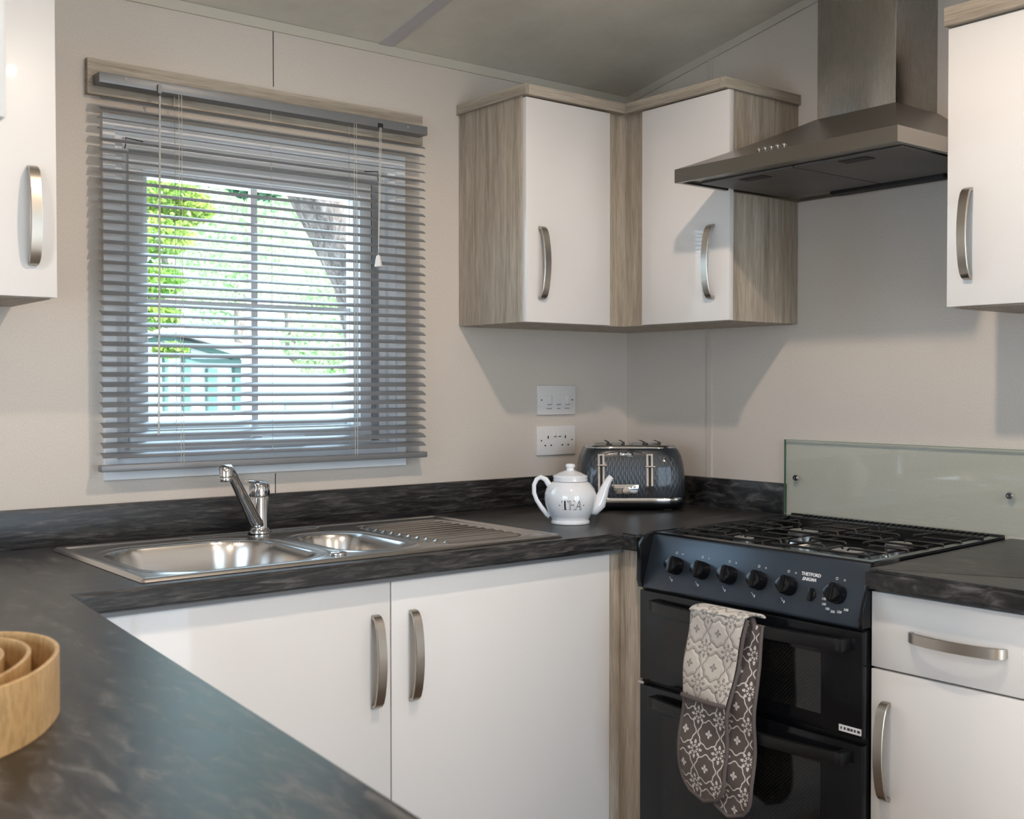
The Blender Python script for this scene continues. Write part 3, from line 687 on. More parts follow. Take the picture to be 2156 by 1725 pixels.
on_pot(bm, -.0165, rect(-.0022, .0022, zb, zt_) + rect(-.0048, .0048, zb, zb+.0012, 1) + rect(-.0085, .0085, zt_-.0016, zt_, 1) + rect(-.0085, -.0072, zt_-.006, zt_-.0016, 1) + rect(.0072, .0085, zt_-.006, zt_-.0016, 1))
e_ = .0010
on_pot(bm, .0015, rect(-.0072, -.0072+e_, zb, zt_) + rect(-.0042, -.0042+e_, zb, zt_) + rect(-.0085, .0075, zb, zb+e_, 1) + rect(-.0085, .0065, zt_-e_, zt_, 1) + rect(.0068, .0075, zb, zb+.006, 1) + rect(.0060, .0067, zt_-.005, zt_, 1) + rect(-.0042, .003, .0505, .0505+e_, 1) + rect(-.0042, .003, .0525, .0525+e_, 1) + rect(.003, .0037, .0485, .0545, 1))
def line(xa, za, xb, zb2, w): return [[(xa, za), (xa+w, za), (xb+w, zb2), (xb, zb2)]]
def seg(xa, za, xb, zb2, w, n=4): return [q for i in range(n) for q in line(xa+(xb-xa)*i/n, za+(zb2-za)*i/n, xa+(xb-xa)*(i+1)/n, za+(zb2-za)*(i+1)/n, w)]
on_pot(bm, .0185, seg(-.0078, zb, -.0006, zt_, .0011) + seg(.0036, zb, -.0010, zt_-.003, .0010) + seg(.0070, zb, .0004, zt_, .0011) + rect(-.0095, -.005, zb, zb+e_, 1) + rect(.0022, .0092, zb, zb+e_, 1) + rect(-.0048, .003, .0465, .0465+e_, 1) + rect(-.0042, .003, .0482, .0482+e_, 1))
for s in (-.0305, .0315):
    on_pot(bm, s, [[(.0016*math.cos(a), .0505+.0016*math.sin(a)) for a in np.linspace(0, 2*PI, 9)[:-1]]])
obj('lettering', bm, 'ink', tb, local=True)

# ------------------------------------------------------------------ toaster
ts = thing('toaster', 'grey four-slice toaster with chrome trim in the worktop corner', 'toaster', (-.204, -.222, ZT), RZ)
def sqr(hx, hy, n, k, seg=96):
    out = []
    for i in range(seg):
        a = 2*PI*i/seg; c_, s_ = math.cos(a), math.sin(a)
        out.append((hx*math.copysign(abs(c_)**(2/n), c_), hy*math.copysign(abs(s_)**(2/n), s_)))
    return out
def stack(levels, capb=True, capt=True, uvm=False):
    bm = bmesh.new(); rings = []; uvl = bm.loops.layers.uv.new('UVMap') if uvm else None
    for (hx, hy, z, n) in levels: rings.append([bm.verts.new((x, y, z)) for x, y in sqr(hx, hy, n, 0)])
    P0 = sqr(levels[2][0], levels[2][1], levels[2][3], 0); cum = [0]
    for i in range(96): cum.append(cum[-1]+math.dist(P0[i], P0[(i+1) % 96]))
    for ri_, (a, b_) in enumerate(zip(rings, rings[1:])):
        m_ = len(a)
        for k in range(m_):
            fc = bm.faces.new((a[k], a[(k+1) % m_], b_[(k+1) % m_], b_[k]))
            if uvm:
                per = .0085
                for lp, (kk, zz) in zip(fc.loops, ((k, ri_), (k+1, ri_), (k+1, ri_+1), (k, ri_+1))): lp[uvl].uv = (cum[kk], levels[zz][2]-.026)
    if capb: bm.faces.new(rings[0][::-1])
    if capt: bm.faces.new(rings[-1])
    return bm
obj('base', stack([(.134, .096, .004, 5), (.142, .104, .009, 5), (.146, .108, .020, 5), (.1455, .1075, .0235, 5)]), 'black_gloss', ts, smooth=50, local=True, label='glossy dark plinth base')
for fx_ in (-.10, .10):
    for fy_ in (-.06, .06): obj('foot', B(fx_-.01, fx_+.01, fy_-.01, fy_+.01, 0, .005), 'black_satin', ts, local=True)
obj('chrome_band', stack([(.1445, .1065, .0235, 5), (.1452, .1072, .026, 5), (.1452, .1072, .033, 5), (.144, .106, .0355, 5)]), 'chrome', ts, smooth=50, local=True)
lv = [(.1475, .1045, .0355, 5), (.1495, .1060, .045, 5), (.1500, .1062, .070, 5), (.1485, .1050, .100, 5), (.1455, .1020, .125, 5), (.1400, .0975, .148, 5), (.1330, .0920, .164, 4.6), (.1270, .0870, .172, 4.4)]
obj('body', stack(lv, uvm=True), 'toaster', ts, smooth=60, local=True)
obj('top_plate', stack([(.1280, .0880, .171, 4.4), (.1270, .0872, .1755, 4.4), (.1230, .0840, .1785, 4.4), (.117, .080, .1795, 4.4)]), 'chrome', ts, smooth=50, local=True)
for x in (-.092, -.050, .008, .050):
    bm = bmesh.new(); hexa(bm, [(x-.004, -.062, .179), (x+.022, -.062, .179), (x+.022, .062, .179), (x-.004, .062, .179), (x-.010, -.066, .187), (x+.022, -.066, .187), (x+.022, .066, .187), (x-.010, .066, .187)])
    obj('slot_frame', bm, 'chrome', ts, bevel=.0008, local=True)
    obj('slot', B(x+.020, x+.030, -.064, .064, .1785, .1868), 'dark', ts, bevel=.0005, local=True)
def yf(z): return -float(np.interp(z, [l[2] for l in lv], [l[1] for l in lv]))
for sx in (-.0885, .0445):
    bm = bmesh.new()
    for (a, b_) in ((sx-.009, sx-.0035), (sx+.0035, sx+.009)):
        for k in range(6):
            z0_, z1_ = .052+.1*k/6, .052+.1*(k+1)/6
            hexa(bm, [(a, yf(z0_)-.002, z0_), (b_, yf(z0_)-.002, z0_), (b_, yf(z0_)+.006, z0_), (a, yf(z0_)+.006, z0_), (a, yf(z1_)-.002, z1_), (b_, yf(z1_)-.002, z1_), (b_, yf(z1_)+.006, z1_), (a, yf(z1_)+.006, z1_)])
    join(bm, B((sx-.009, sx+.009, yf(.05)-.002, yf(.05)+.006, .046, .052), (sx-.009, sx+.009, yf(.152)-.002, yf(.152)+.006, .152, .156)))
    bmesh.ops.recalc_face_normals(bm, faces=bm.faces); obj('lever_track', bm, 'chrome', ts, local=True)
    bm = bmesh.new()
    for k in range(6):
        z0_, z1_ = .052+.1*k/6, .052+.1*(k+1)/6
        hexa(bm, [(sx-.0035, yf(z0_)-.0006, z0_), (sx+.0035, yf(z0_)-.0006, z0_), (sx+.0035, yf(z0_)+.004, z0_), (sx-.0035, yf(z0_)+.004, z0_), (sx-.0035, yf(z1_)-.0006, z1_), (sx+.0035, yf(z1_)-.0006, z1_), (sx+.0035, yf(z1_)+.004, z1_), (sx-.0035, yf(z1_)+.004, z1_)])
    bmesh.ops.recalc_face_normals(bm, faces=bm.faces); obj('lever_slot', bm, 'dark', ts, local=True)
    zl = .1275 if sx < 0 else .1235
    obj('lever', B((sx-.0135, sx+.0135, yf(zl)-.018, yf(zl)-.006, zl-.002, zl+.0015), (sx-.002, sx+.002, yf(zl)-.008, yf(zl)+.002, zl-.0015, zl+.001)), 'chrome', ts, bevel=.0006, local=True)
# badge, brow and control plate
bm = bmesh.new(); prism(bm, [(-.0195+.003*0, .149), (-.0215, .152), (-.0215, .159), (-.018, .1625), (.018, .1625), (.0215, .159), (.0215, .152), (.0195, .149)], yf(.155)-.0035, yf(.155)+.006, conv=lambda p, z: (p[0]-.021, z+(p[1]-.149)*.42, p[1])); badge = obj('badge', bm, 'toaster_plain', ts, bevel=.0008, local=True)
bm = text_bm('Breville', .0105, .0003, bold=.00012); xf(bm, Matrix.Translation((-.021, yf(.155)-.0042+.0067*.42, .1557)) @ Matrix.Rotation(PI/2-.39, 4, 'X')); obj('badge_lettering', bm, 'print', ts, local=True)
bm = bmesh.new()
tube(bm, [(-.078, yf(.156)-.0002, .156), (-.06, yf(.161)-.001, .161), (-.042, yf(.163)-.0015, .163), (-.034, yf(.166)-.002, .1665), (-.008, yf(.166)-.002, .1665), (0, yf(.163)-.0015, .163), (.018, yf(.161)-.001, .161), (.036, yf(.156)-.0002, .156)], .0013, 6); obj('brow_moulding', bm, 'chrome', ts, smooth=50, local=True)
bm = bmesh.new(); prism(bm, [(-.0405+.021, .0735), (-.030+.021, .0735), (.030+.021, .0735), (.0355+.021, .0730), (.034+.021, .054), (.029+.021, .0475), (-.028+.021, .0475), (-.034+.021, .054)], yf(.06)-.004, yf(.06)+.004, conv=lambda p, z: (p[0]-.042, z, p[1])); pl = obj('control_plate', bm, 'chrome', ts, bevel=.0012, local=True)
bm = bmesh.new()
for k in range(6):
    lathe(bm, [(.0032, 0), (.0032, .003), (.002, .0035)], 12, (0, 0, 0)) if False else None
    b2 = bmesh.new(); lathe(b2, [(.0034, -.0035), (.0030, 0), (.001, .0005)], 12, (-.046+.0098*k, yf(.06)-.0045, .0665), 'y'); join(bm, b2)
obj('control_button', bm, 'chrome', ts, smooth=40, local=True)
bm = bmesh.new(); lathe(bm, [(.010, -.010), (.011, -.004), (.012, .003)], 24, (-.021, yf(.06)-.004, .0565), 'y'); obj('browning_dial', bm, 'chrome', ts, smooth=40, local=True)

# ------------------------------------------------------------------ cooker
KY0, KY1, KX, KB = -1.275, -.678, -.624, -.035     # right, left, front, back
ck = thing('cooker', 'black freestanding gas cooker with double oven between the worktops', 'cooker', (-.33, -.976, 0))
obj('cabinet_body', B((-.600, -.03, KY0+.004, KY1-.004, .02, .778), (-.55, -.03, KY0+.009, KY1-.015, .778, .84)), 'black_satin', ck)
# hob tray: rim + sloping well walls + floor
ZR, ZW = .9065, .869
o4 = [(-.583, KY1), (-.583, KY0), (-.028, -1.236), (-.028, -.655)]; i4 = [(-.562, -.700), (-.562, -1.256), (-.072, -1.218), (-.072, -.676)]; f4 = [(-.545, -.715), (-.545, -1.240), (-.095, -1.205), (-.095, -.69)]
bm = bmesh.new(); L_ = [[bm.verts.new((*p, z)) for p in q] for q, z in ((o4, .865), (o4, ZR-.002), (o4, ZR), (i4, ZR), (f4, ZW))]
for a, b_ in zip(L_, L_[1:]):
    for k in range(4):
        try: bm.faces.new((a[k], a[(k+1) % 4], b_[(k+1) % 4], b_[k]))
        except ValueError: pass
bm.faces.new(L_[-1]); bm.faces.new(L_[0][::-1]); bmesh.ops.recalc_face_normals(bm, faces=bm.faces)
obj('hob_tray', bm, 'black_gloss', ck, bevel=0)
# side cheeks of the fascia
FB = (KX, .783); FT = (-.583, .9)
bm = bmesh.new(); prism(bm, [(FB[0]+.002, FB[1]), (-.628, .800), (-.626, .880), (-.612, .9005), (-.583, ZR), (-.50, ZR), (-.50, FB[1])], KY1-.014, KY1+.0, conv=lambda p, z: (p[0], z, p[1])); obj('fascia_cheek', bm, 'black_gloss', ck, bevel=.001)
bm = bmesh.new(); prism(bm, [(FB[0]+.002, FB[1]), (-.6255, .800), (-.60, .870), (-.583, ZR), (-.50, ZR), (-.50, FB[1])], KY0, KY0+.008, conv=lambda p, z: (p[0], z, p[1])); obj('fascia_cheek', bm, 'black_gloss', ck, bevel=.001)
bm = bmesh.new(); prism(bm, [(FB[0]+.004, FB[1]), (FB[0]+.003, FB[1]+.006), (-.586, .8985), (-.582, .903), (-.55, .903), (-.55, FB[1])], KY0+.008, KY1-.014, conv=lambda p, z: (p[0], z, p[1])); fas = obj('control_panel', bm, 'black_fascia', ck, bevel=.001)
fs = math.atan2(-.586-(FB[0]+.003), .8985-(FB[1]+.006))   # tilt of the panel from vertical
def panel_pt(y, z, off=0):
    x = (FB[0]+.003) + (z-(FB[1]+.006))*math.tan(fs); return Vector((x-off*math.cos(fs), y, z+off*math.sin(fs)))
PR = Matrix.Rotation(-PI/2, 4, 'Z') @ Matrix.Rotation(PI/2-fs, 4, 'X')     # text plane on the panel
def panel_text(s, y, z, size, **k):
    bm = text_bm(s, size, .0002, **k); xf(bm, Matrix.Translation(panel_pt(y, z, .0004)) @ PR); return bm
def knob_bm():
    bm = bmesh.new(); rings = []
    for (r, h, a) in ((.0195, 0, .0), (.0200, .006, .0), (.0192, .010, .04), (.0180, .022, .07), (.0165, .026, .07), (.012, .027, .05)):
        rings.append([bm.verts.new(((r*(1+a*math.cos(4*t)))*math.cos(t), (r*(1+a*math.cos(4*t)))*math.sin(t), h)) for t in [2*PI*k/32 for k in range(32)]])
    for a, b_ in zip(rings, rings[1:]):
        for k in range(32): bm.faces.new((a[k], a[(k+1) % 32], b_[(k+1) % 32], b_[k]))
    bm.faces.new(rings[-1]); bm.faces.new(rings[0][::-1])
    b2 = B(-.0055, .0055, -.0185, .0185, .020, .0315); bmesh.ops.bevel(b2, geom=list(b2.edges), offset=.003, segments=3, affect='EDGES'); join(bm, b2); return bm
kb = knob_bm(); kme = bpy.data.meshes.new('knob'); kb.to_mesh(kme); kb.free(); kme.materials.append(M['black_gloss']); kme.polygons.foreach_set('use_smooth', [True]*len(kme.polygons)); kme.set_sharp_from_angle(angle=.7)
Rk = (Matrix.Rotation(-PI/2, 4, 'Z') @ Matrix.Rotation(PI/2-fs, 4, 'X')).to_euler()
KN = [(-.7835, .844), (-.861, .8435), (-.9375, .843), (-1.017, .8425), (-1.093, .842), (-1.209, .8425)]
for i, (y, z) in enumerate(KN):
    kz = z-.004
    inst('knob', kme, ck, panel_pt(y, kz, .0), Rk)
    bm = bmesh.new()
    for (dy, dz, r) in ((.009, .0285, .0028), (-.009, .0275, .0018)):
        b2 = bmesh.new(); lathe(b2, [(r, 0), (r, .0003), (r-.0007, .0003), (r-.0007, 0)], 14, cap=False); p = panel_pt(y+dy, kz+dz, .0004); join(bm, xf(b2, Matrix.Translation(p) @ PR))
    if i < 5:
        for (dy, dz, s) in ((.014, -.025, .0008), (.0105, -.0285, .0010), (.006, -.031, .0016)):
            b2 = bmesh.new(); lathe(b2, [(0.0001, 0), (s, 0), (s, .0003), (.0001, .0003)], 8, cap=False); xf(b2, Matrix.Scale(1.8, 4, (0, 1, 0))); p = panel_pt(y+dy, kz+dz, .0004); join(bm, xf(b2, Matrix.Translation(p) @ PR))
    obj('dial_print', bm, 'print', fas)
bm = panel_text('THETFORD', -1.139, .8665, .0092, bold=.0003); join(bm, panel_text('ENIGMA', -1.1365, .8570, .0090, shear=.25, bold=.0003)); obj('lettering', bm, 'print', fas)
bm = bmesh.new()
for s, dy, dz in (('140', .030, -.013), ('160', .028, -.0225), ('180', .018, -.030), ('200', .005, -.0335), ('220', -.010, -.032), ('240', -.024, -.026)):
    join(bm, panel_text(s, -1.209+dy, .8385+dz, .0068, bold=.0001))
obj('temperature_numbers', bm, 'print', fas)
p = panel_pt(-1.151, .829, 0); bm = bmesh.new(); lathe(bm, [(.0085, 0), (.0085, .003), (.007, .0045)], 20); join(bm, B(-.0035, .0035, -.013, .013, .003, .013)); xf(bm, Matrix.Translation(p) @ PR); obj('ignition_switch', bm, 'black_satin', ck, bevel=.0007)
# rear vent strip
bm = bmesh.new()
for k in range(34):
    y = -.70 - .0150*k; join(bm, B(-.052, -.040, y-.0095, y-.0025, ZR-.0005, ZR+.003))
obj('rear_vent', bm, 'black_satin', ck); obj('rear_trim', B(-.040, -.0285, -1.236, -.657, ZR-.003, ZR+.003), 'black_satin', ck, bevel=.001)
# burners and pan supports
for (x, y, r) in ((-.235, -.845, .036), (-.255, -1.115, .030), (-.440, -.835, .024), (-.425, -1.105, .036)):
    bn = bmesh.new(); lathe(bn, [(r*1.25, ZW-.001), (r*1.2, ZW+.004), (r, ZW+.005), (r*1.0, ZW+.023), (r*.9, ZW+.024)], 28, (x, y, 0)); bo = obj('burner', bn, 'alu', ck, smooth=40)
    bn = bmesh.new(); lathe(bn, [(r*.93, ZW+.024), (r*.98, ZW+.027), (r*.90, ZW+.0295), (0.001, ZW+.030)], 28, (x, y, 0)); obj('burner_cap', bn, 'cap', bo, smooth=40)
for (ya, yb, cyc) in ((-.706, -.972, -.84), (-.985, -1.236, -1.11)):
    zg = .9085; bm = bmesh.new(); rr = .0026
    xs = (-.535, -.475, -.40, -.335, -.27, -.20, -.11)
    for i, x in enumerate(xs):
        gap = .032 if x in (-.475, -.40, -.27, -.20) else 0
        if gap:
            tube(bm, [(x, ya, zg-.012), (x, ya-.006, zg), (x, cyc+gap, zg), (x, cyc+gap-.004, zg-.004)], rr, 6)
            tube(bm, [(x, yb, zg-.012), (x, yb+.006, zg), (x, cyc-gap, zg), (x, cyc-gap+.004, zg-.004)], rr, 6)
        else: tube(bm, [(x, ya, zg-.02 if i in (0, 6) else zg-.002), (x, ya-.006, zg), (x, yb+.006, zg), (x, yb, zg-.02 if i in (0, 6) else zg-.002)], rr, 6)
    for y in (ya-.030, yb+.030): tube(bm, [(-.535, y, zg-.004), (-.46, y, zg-.004), (-.11, y, zg-.004)], rr, 6)
    tube(bm, [(-.535, cyc, zg-.002), (-.46, cyc, zg), (-.452, cyc, zg-.005)], rr, 6); tube(bm, [(-.38, cyc, zg), (-.27, cyc, zg)], rr, 6); tube(bm, [(-.19, cyc, zg), (-.11, cyc, zg-.002)], rr, 6)
    for x in (-.535, -.11):
        for y in (ya-.030, yb+.030): tube(bm, [(x, y, zg-.004), (x, y, ZW)], rr, 6)
    obj('pan_support', bm, 'iron', ck, smooth=60)
# oven doors
KD = -.618
for (z0, z1, hz, nm) in ((.5715, .776, .751, 'upper'), (.06, .5585, .534, 'lower')):
    dz = obj('oven_door', B(KD, -.601, KY0+.002, KY1-.002, z0, z1), 'black_gloss', ck, bevel=.002)
    obj('window_glass', B(KD-.0012, KD, KY0+.095, KY1-.075, z0+.030 if nm == 'upper' else z0+.10, hz-.030), 'oven_dots', dz)
    n = 14; bm = bmesh.new(); rings = []
    for i in range(n+1):
        s = i/n; y = -.738 + (-1.247+.738)*s; bow = .030 + .024*(1-(2*s-1)**2)
        x = KD - bow; rings.append([bm.verts.new(q) for q in ((x, y, hz-.0125), (x, y, hz+.0105), (x+.010, y, hz+.0125), (x+.010, y, hz-.0125))])
    for a, b_ in zip(rings, rings[1:]):
        for k in range(4): bm.faces.new((a[k], a[(k+1) % 4], b_[(k+1) % 4], b_[k]))
    bm.faces.new(rings[0]); bm.faces.new(rings[-1]); bmesh.ops.recalc_face_normals(bm, faces=bm.faces)
    join(bm, B((KD-.032, KD+.001, -.752, -.736, hz-.012, hz+.012), (KD-.032, KD+.001, -1.249, -1.233, hz-.012, hz+.012)))
    obj('handle', bm, 'black_satin', dz, bevel=.0015)
    if nm == 'upper':
        rt_ = bmesh.new(); bx(rt_, KD-.0015, KD-.0005, -1.272, -1.222, .579, .5915); obj('rating_sticker', rt_, 'print', dz)
        rt_ = bmesh.new()
        for k, wd in enumerate((.003, .004, .006, .005, .004, .006)): bx(rt_, KD-.0018, KD-.0014, -1.226-.0075*k-wd, -1.226-.0075*k, .583, .588)
        obj('sticker_print', rt_, 'ink', dz)
bm = B(-.6235, -.601, KY1-.02, KY1-.002, .5625, .5675); obj('hinge_bracket', bm, 'alu', ck)
obj('plinth', B(-.600, -.585, KY0+.004, KY1-.004, 0.0, .055), 'black_satin', ck)

# ------------------------------------------------------------------ double oven glove over the upper oven handle
og = thing('oven_glove', 'taupe and cream patterned double oven glove hanging over the upper oven handle', 'oven glove', (-.68, -.95, .42))
def strip(name, mat, y_top, z_top, z_bot, hw, xfun, yfun, rnd, t=.009, nv=30, nu=10, v0=0):
    """padded cloth panel in the y-z plane, rounded at its foot"""
    bm = bmesh.new(); uvl = bm.loops.layers.uv.new('UVMap'); F, Bk = [], []
    for j in range(nv+1):
        z = z_top + (z_bot-z_top)*j/nv; e = z - z_bot
        hz_ = hw(z) if callable(hw) else hw
        w = hz_*math.sqrt(max(0.0, 1-((rnd-e)/rnd)**2)) if e < rnd else hz_
        w = max(w, .002); fr = []; bk = []
        for i in range(nu+1):
            s = 2*i/nu-1; y = yfun(z) - s*w; pad = t*.5*(1-abs(s)**6)*(.4+.6*min(1, e/.02+.0)); x = xfun(z) + .004*math.sin(z*38+s*1.4)
            fr.append((x-pad, y, z, s*w, z)); bk.append((x+pad, y, z, s*w, z))
        F.append(fr); Bk.append(bk)
    for L2, flip in ((F, 0), (Bk, 1)):
        vs = [[bm.verts.new(p[:3]) for p in r_] for r_ in L2]
        for j in range(nv):
            for i in range(nu):
                ids = ((j, i), (j, i+1), (j+1, i+1), (j+1, i))
                fc = bm.faces.new([vs[a][b_] for a, b_ in ids])
                for lp, (a, b_) in zip(fc.loops, ids): lp[uvl].uv = (L2[a][b_][3], L2[a][b_][4])
    bmesh.ops.remove_doubles(bm, verts=bm.verts, dist=.0003); bmesh.ops.recalc_face_normals(bm, faces=bm.faces)
    return bm, F
def border(F, xoff=0, r=.0042, bottom=True):
    left = [r_[0][:3] for r_ in F]; right = [r_[-1][:3] for r_ in F]
    path = left + right[::-1] if bottom else None
    bm = bmesh.new(); tube(bm, path, r, 8); return bm
xh = -.682
def xfr(z): return xh + .006*max(0, (z-.70)/.07) - .002
yf1 = lambda z: float(np.interp(z, [.37, .45, .567, .68, .775], [-.942, -.938, -.948, -.966, -.983])); hw1 = lambda z: float(np.interp(z, [.45, .567, .68, .775], [.063, .0615, .069, .076]))
yf2 = lambda z: -1.018 + (.775-z)*.045
bm, Fk = strip('cloth', 'glove_dark', 0, .764, .360, .058, lambda z: -.664 - .016*max(0, min(1, (.76-z)/.1)) + .0, yf2, .058); gl = obj('rear_mitt', bm, 'glove_dark', og, smooth=70)
obj('binding', border(Fk), 'glove_trim', gl, smooth=60)
bm, Ff = strip('cloth', 'glove_dark', 0, .775, .378, hw1, lambda z: xh-.010-.004*math.sin((z-.37)*8), yf1, .0575); gf = obj('front_mitt', bm, 'glove_dark', og, smooth=70)
obj('binding', border(Ff), 'glove_trim', gf, smooth=60)
bm, Fc = strip('cloth', 'glove_light', 0, .776, .587, lambda z: hw1(z)-.002, lambda z: xh-.0165-.004*math.sin((z-.37)*8), yf1, .0001, t=.012); gc = obj('quilted_pad', bm, 'glove_light', og, smooth=70, label='cream quilted back of the glove')
bot = [Vector(p[:3]) + Vector((-.004, 0, 0)) for p in Fc[-2]]; bm = bmesh.new(); tube(bm, bot, .0048, 8); obj('hem', bm, 'glove_trim', gc, smooth=60)
# fold over the handle bar
bm = bmesh.new(); uvl = bm.loops.layers.uv.new('UVMap'); n = 10; rows = []
for j in range(n+1):
    a = PI*j/n; x = -.6755 + -.0245*math.cos(a)*1.0; z = .774 + .008*math.sin(a)
    rows.append([bm.verts.new((x, yf1(.775) - s*.073 - .012*j/n, z)) for s in np.linspace(-1, 1, 9)])
for j in range(n):
    for i in range(8):
        fc = bm.faces.new((rows[j][i], rows[j][i+1], rows[j+1][i+1], rows[j+1][i]))
        for lp, (a, b_) in zip(fc.loops, ((j, i), (j, i+1), (j+1, i+1), (j+1, i))): lp[uvl].uv = (-.0575+.115*b_/8, .77+.004*a)
bmesh.ops.recalc_face_normals(bm, faces=bm.faces)
o = obj('fold', bm, 'glove_light', og, smooth=70); md = o.modifiers.new('thick', 'SOLIDIFY'); md.thickness = .004; md.offset = 1
bm = bmesh.new(); tube(bm, [(-.655, -1.022, .768), (-.662, -1.040, .772), (-.668, -1.052, .758), (-.664, -1.058, .742), (-.668, -1.045, .735), (-.672, -1.035, .748)], [(.006, .010), (.009, .012), (.006, .012), (.009, .010), (.006, .009), (.004, .006)], 8); obj('hanging_loop', bm, 'glove_trim', og, smooth=60)

# ------------------------------------------------------------------ bent-wood ring ornament on the peninsula
rg = thing('wooden_bowl', 'pale bent-wood bowl of nested curved bands on the left worktop', 'bowl', (-2.24, -1.30, ZT))
def band(cx, cy, a, b_, rot, zt0, t=.0045, n=96, z0=ZT+.0005):
    bm = bmesh.new(); ro = []
    for i in range(n):
        th = 2*PI*i/n; rows_ = []
        for (k, z) in ((0, z0), (0, zt0-.001), (.25, zt0), (.75, zt0), (1, zt0-.001), (1, z0)):
            aa, bb = a-t*k, b_-t*k; ex = 2.25
            x = aa*math.copysign(abs(math.cos(th))**(2/ex), math.cos(th)); y = bb*math.copysign(abs(math.sin(th))**(2/ex), math.sin(th))
            rows_.append(bm.verts.new((cx+x*math.cos(rot)-y*math.sin(rot), cy+x*math.sin(rot)+y*math.cos(rot), z)))
        ro.append(rows_)
    for i in range(n):
        p, q = ro[i], ro[(i+1) % n]
        for k in range(6): bm.faces.new((p[k], q[k], q[(k+1) % 6], p[(k+1) % 6]))
    bmesh.ops.recalc_face_normals(bm, faces=bm.faces); return bm
rot = math.radians(60)
for (cx, cy, a, b_, z) in ((-2.218, -1.300, .155, .108, .966), (-2.2235, -1.292, .131, .088, .9645), (-2.228, -1.284, .107, .069, .963)):
    obj('wooden_band', band(cx, cy, a, b_, rot, z), 'bandwood', rg, smooth=40)

# ------------------------------------------------------------------ recessed downlights (their bulbs are the spot lamps above)
for (x, y, w) in DOWN:
    z = ceil_z(y)
    t = thing('ceiling_light', 'round recessed downlight in the ceiling ' + {(-1.27, -1.41): 'in front of the sink and cooker', (-3.0, -1.5): 'beyond the left peninsula, near the side window', (-1.2, -3.3): 'by the glazed door behind the camera', (-3.0, -3.2): 'over the far corner of the living area'}[(x, y)], 'ceiling light', (x, y, z), 0, 'recessed downlights in the ceiling')
    bm = bmesh.new(); lathe(bm, [(.045, -.008), (.043, -.012), (.034, -.012), (.033, -.003)], 32); obj('rim', bm, 'chrome', t, smooth=40, local=True)
    bm = bmesh.new(); lathe(bm, [(.033, -.006), (.001, -.006)], 24); obj('lamp_lens', bm, 'lens', t, local=True)

# ------------------------------------------------------------------ outdoors
struct('ground', B(-30, 40, .1, 40, -.7, -.6), 'gravel')
struct('ground', B(-30, 40, -30, -4.6, -.7, -.1), 'gravel')
def leaves(n, blobs, size, seed):
    r_ = np.random.default_rng(seed); k = r_.integers(0, len(blobs), n); bl = np.array(blobs)[k]
    d_ = r_.normal(size=(n, 3)); d_ /= np.linalg.norm(d_, axis=1)[:, None]; rad = r_.uniform(.35, 1, n)**.5
    c_ = bl[:, :3] + d_*rad[:, None]*bl[:, 3:6]
    a = r_.normal(size=(n, 3)); a /= np.linalg.norm(a, axis=1)[:, None]; b_ = r_.normal(size=(n, 3)); b_ -= (a*b_).sum(1)[:, None]*a; b_ /= np.linalg.norm(b_, axis=1)[:, None]
    s = size*r_.uniform(.6, 1.3, n)[:, None]
    v = np.stack([c_-a*s, c_+b_*s*.45, c_+a*s, c_-b_*s*.45], 1).reshape(-1, 3)
    me = bpy.data.meshes.new('foliage'); me.from_pydata(v.tolist(), [], np.arange(4*n).reshape(-1, 4).tolist()); me.update(); return me
def tree(label, trunk, rads, blobs, n, size, leaf, seed, cat='tree', name='tree'):
    t = thing(name, label, cat, trunk[0])
    bm = bmesh.new(); tube(bm, trunk, rads, 14); obj('trunk', bm, 'bark', t, smooth=60)
    me = leaves(n, blobs, size, seed); me.materials.append(M[leaf]); o = bpy.data.objects.new('foliage', me); C.objects.link(o); o.parent = t; o.location = -Vector(trunk[0]); o['kind'] = 'stuff'; return t
tree('big leaning tree with rough bark crossing the top right of the window view', [(1.35, 3.1, -.62), (1.22, 3.1, .6), (1.06, 3.05, 1.35), (.90, 3.0, 1.85), (.68, 3.0, 2.22), (.42, 3.0, 2.6), (.1, 3.0, 3.2)], [.26, .24, .215, .205, .20, .18, .15],
     [(.16, 2.9, 2.30, .16, .15, .10), (-.05, 3.1, 2.45, .30, .3, .16), (.9, 3.3, 2.9, .9, .8, .5), (.82, 2.7, 2.14, .07, .05, .12), (.78, 2.7, 2.0, .05, .05, .05)], 2600, .035, 'hedge', 3)
tree('bright green leafy tree at the left of the window view', [(.2, 6.4, -.62), (.25, 6.4, 1.2), (.4, 6.3, 2.2), (.5, 6.2, 3.0)], [.10, .09, .07, .05],
     [(.85, 6, 2.75, .30, .4, .22), (.80, 6, 2.40, .33, .4, .18), (.78, 6.1, 2.05, .30, .4, .15), (.75, 6, 1.78, .26, .35, .11), (1.05, 6, 2.62, .25, .3, .14), (.4, 6.2, 2.9, .6, .5, .5), (.3, 6.2, 2.1, .5, .5, .5), (.95, 6, 1.52, .12, .2, .05)], 12000, .030, 'leaf_near', 5)
FT_ = [(s_, y_, k) for s_, y_, k in ((.10, 16, 0), (.42, 21, 1), (.66, 26.5, 2), (.98, 32.5, 3))]
FL = ['pale green tree behind the gabled white caravan, furthest left of the distant trees', 'pale green distant tree seen behind the middle bar of the window', 'pale green distant tree seen left of the leaning trunk', 'pale green distant tree hidden mostly behind the leaning trunk']
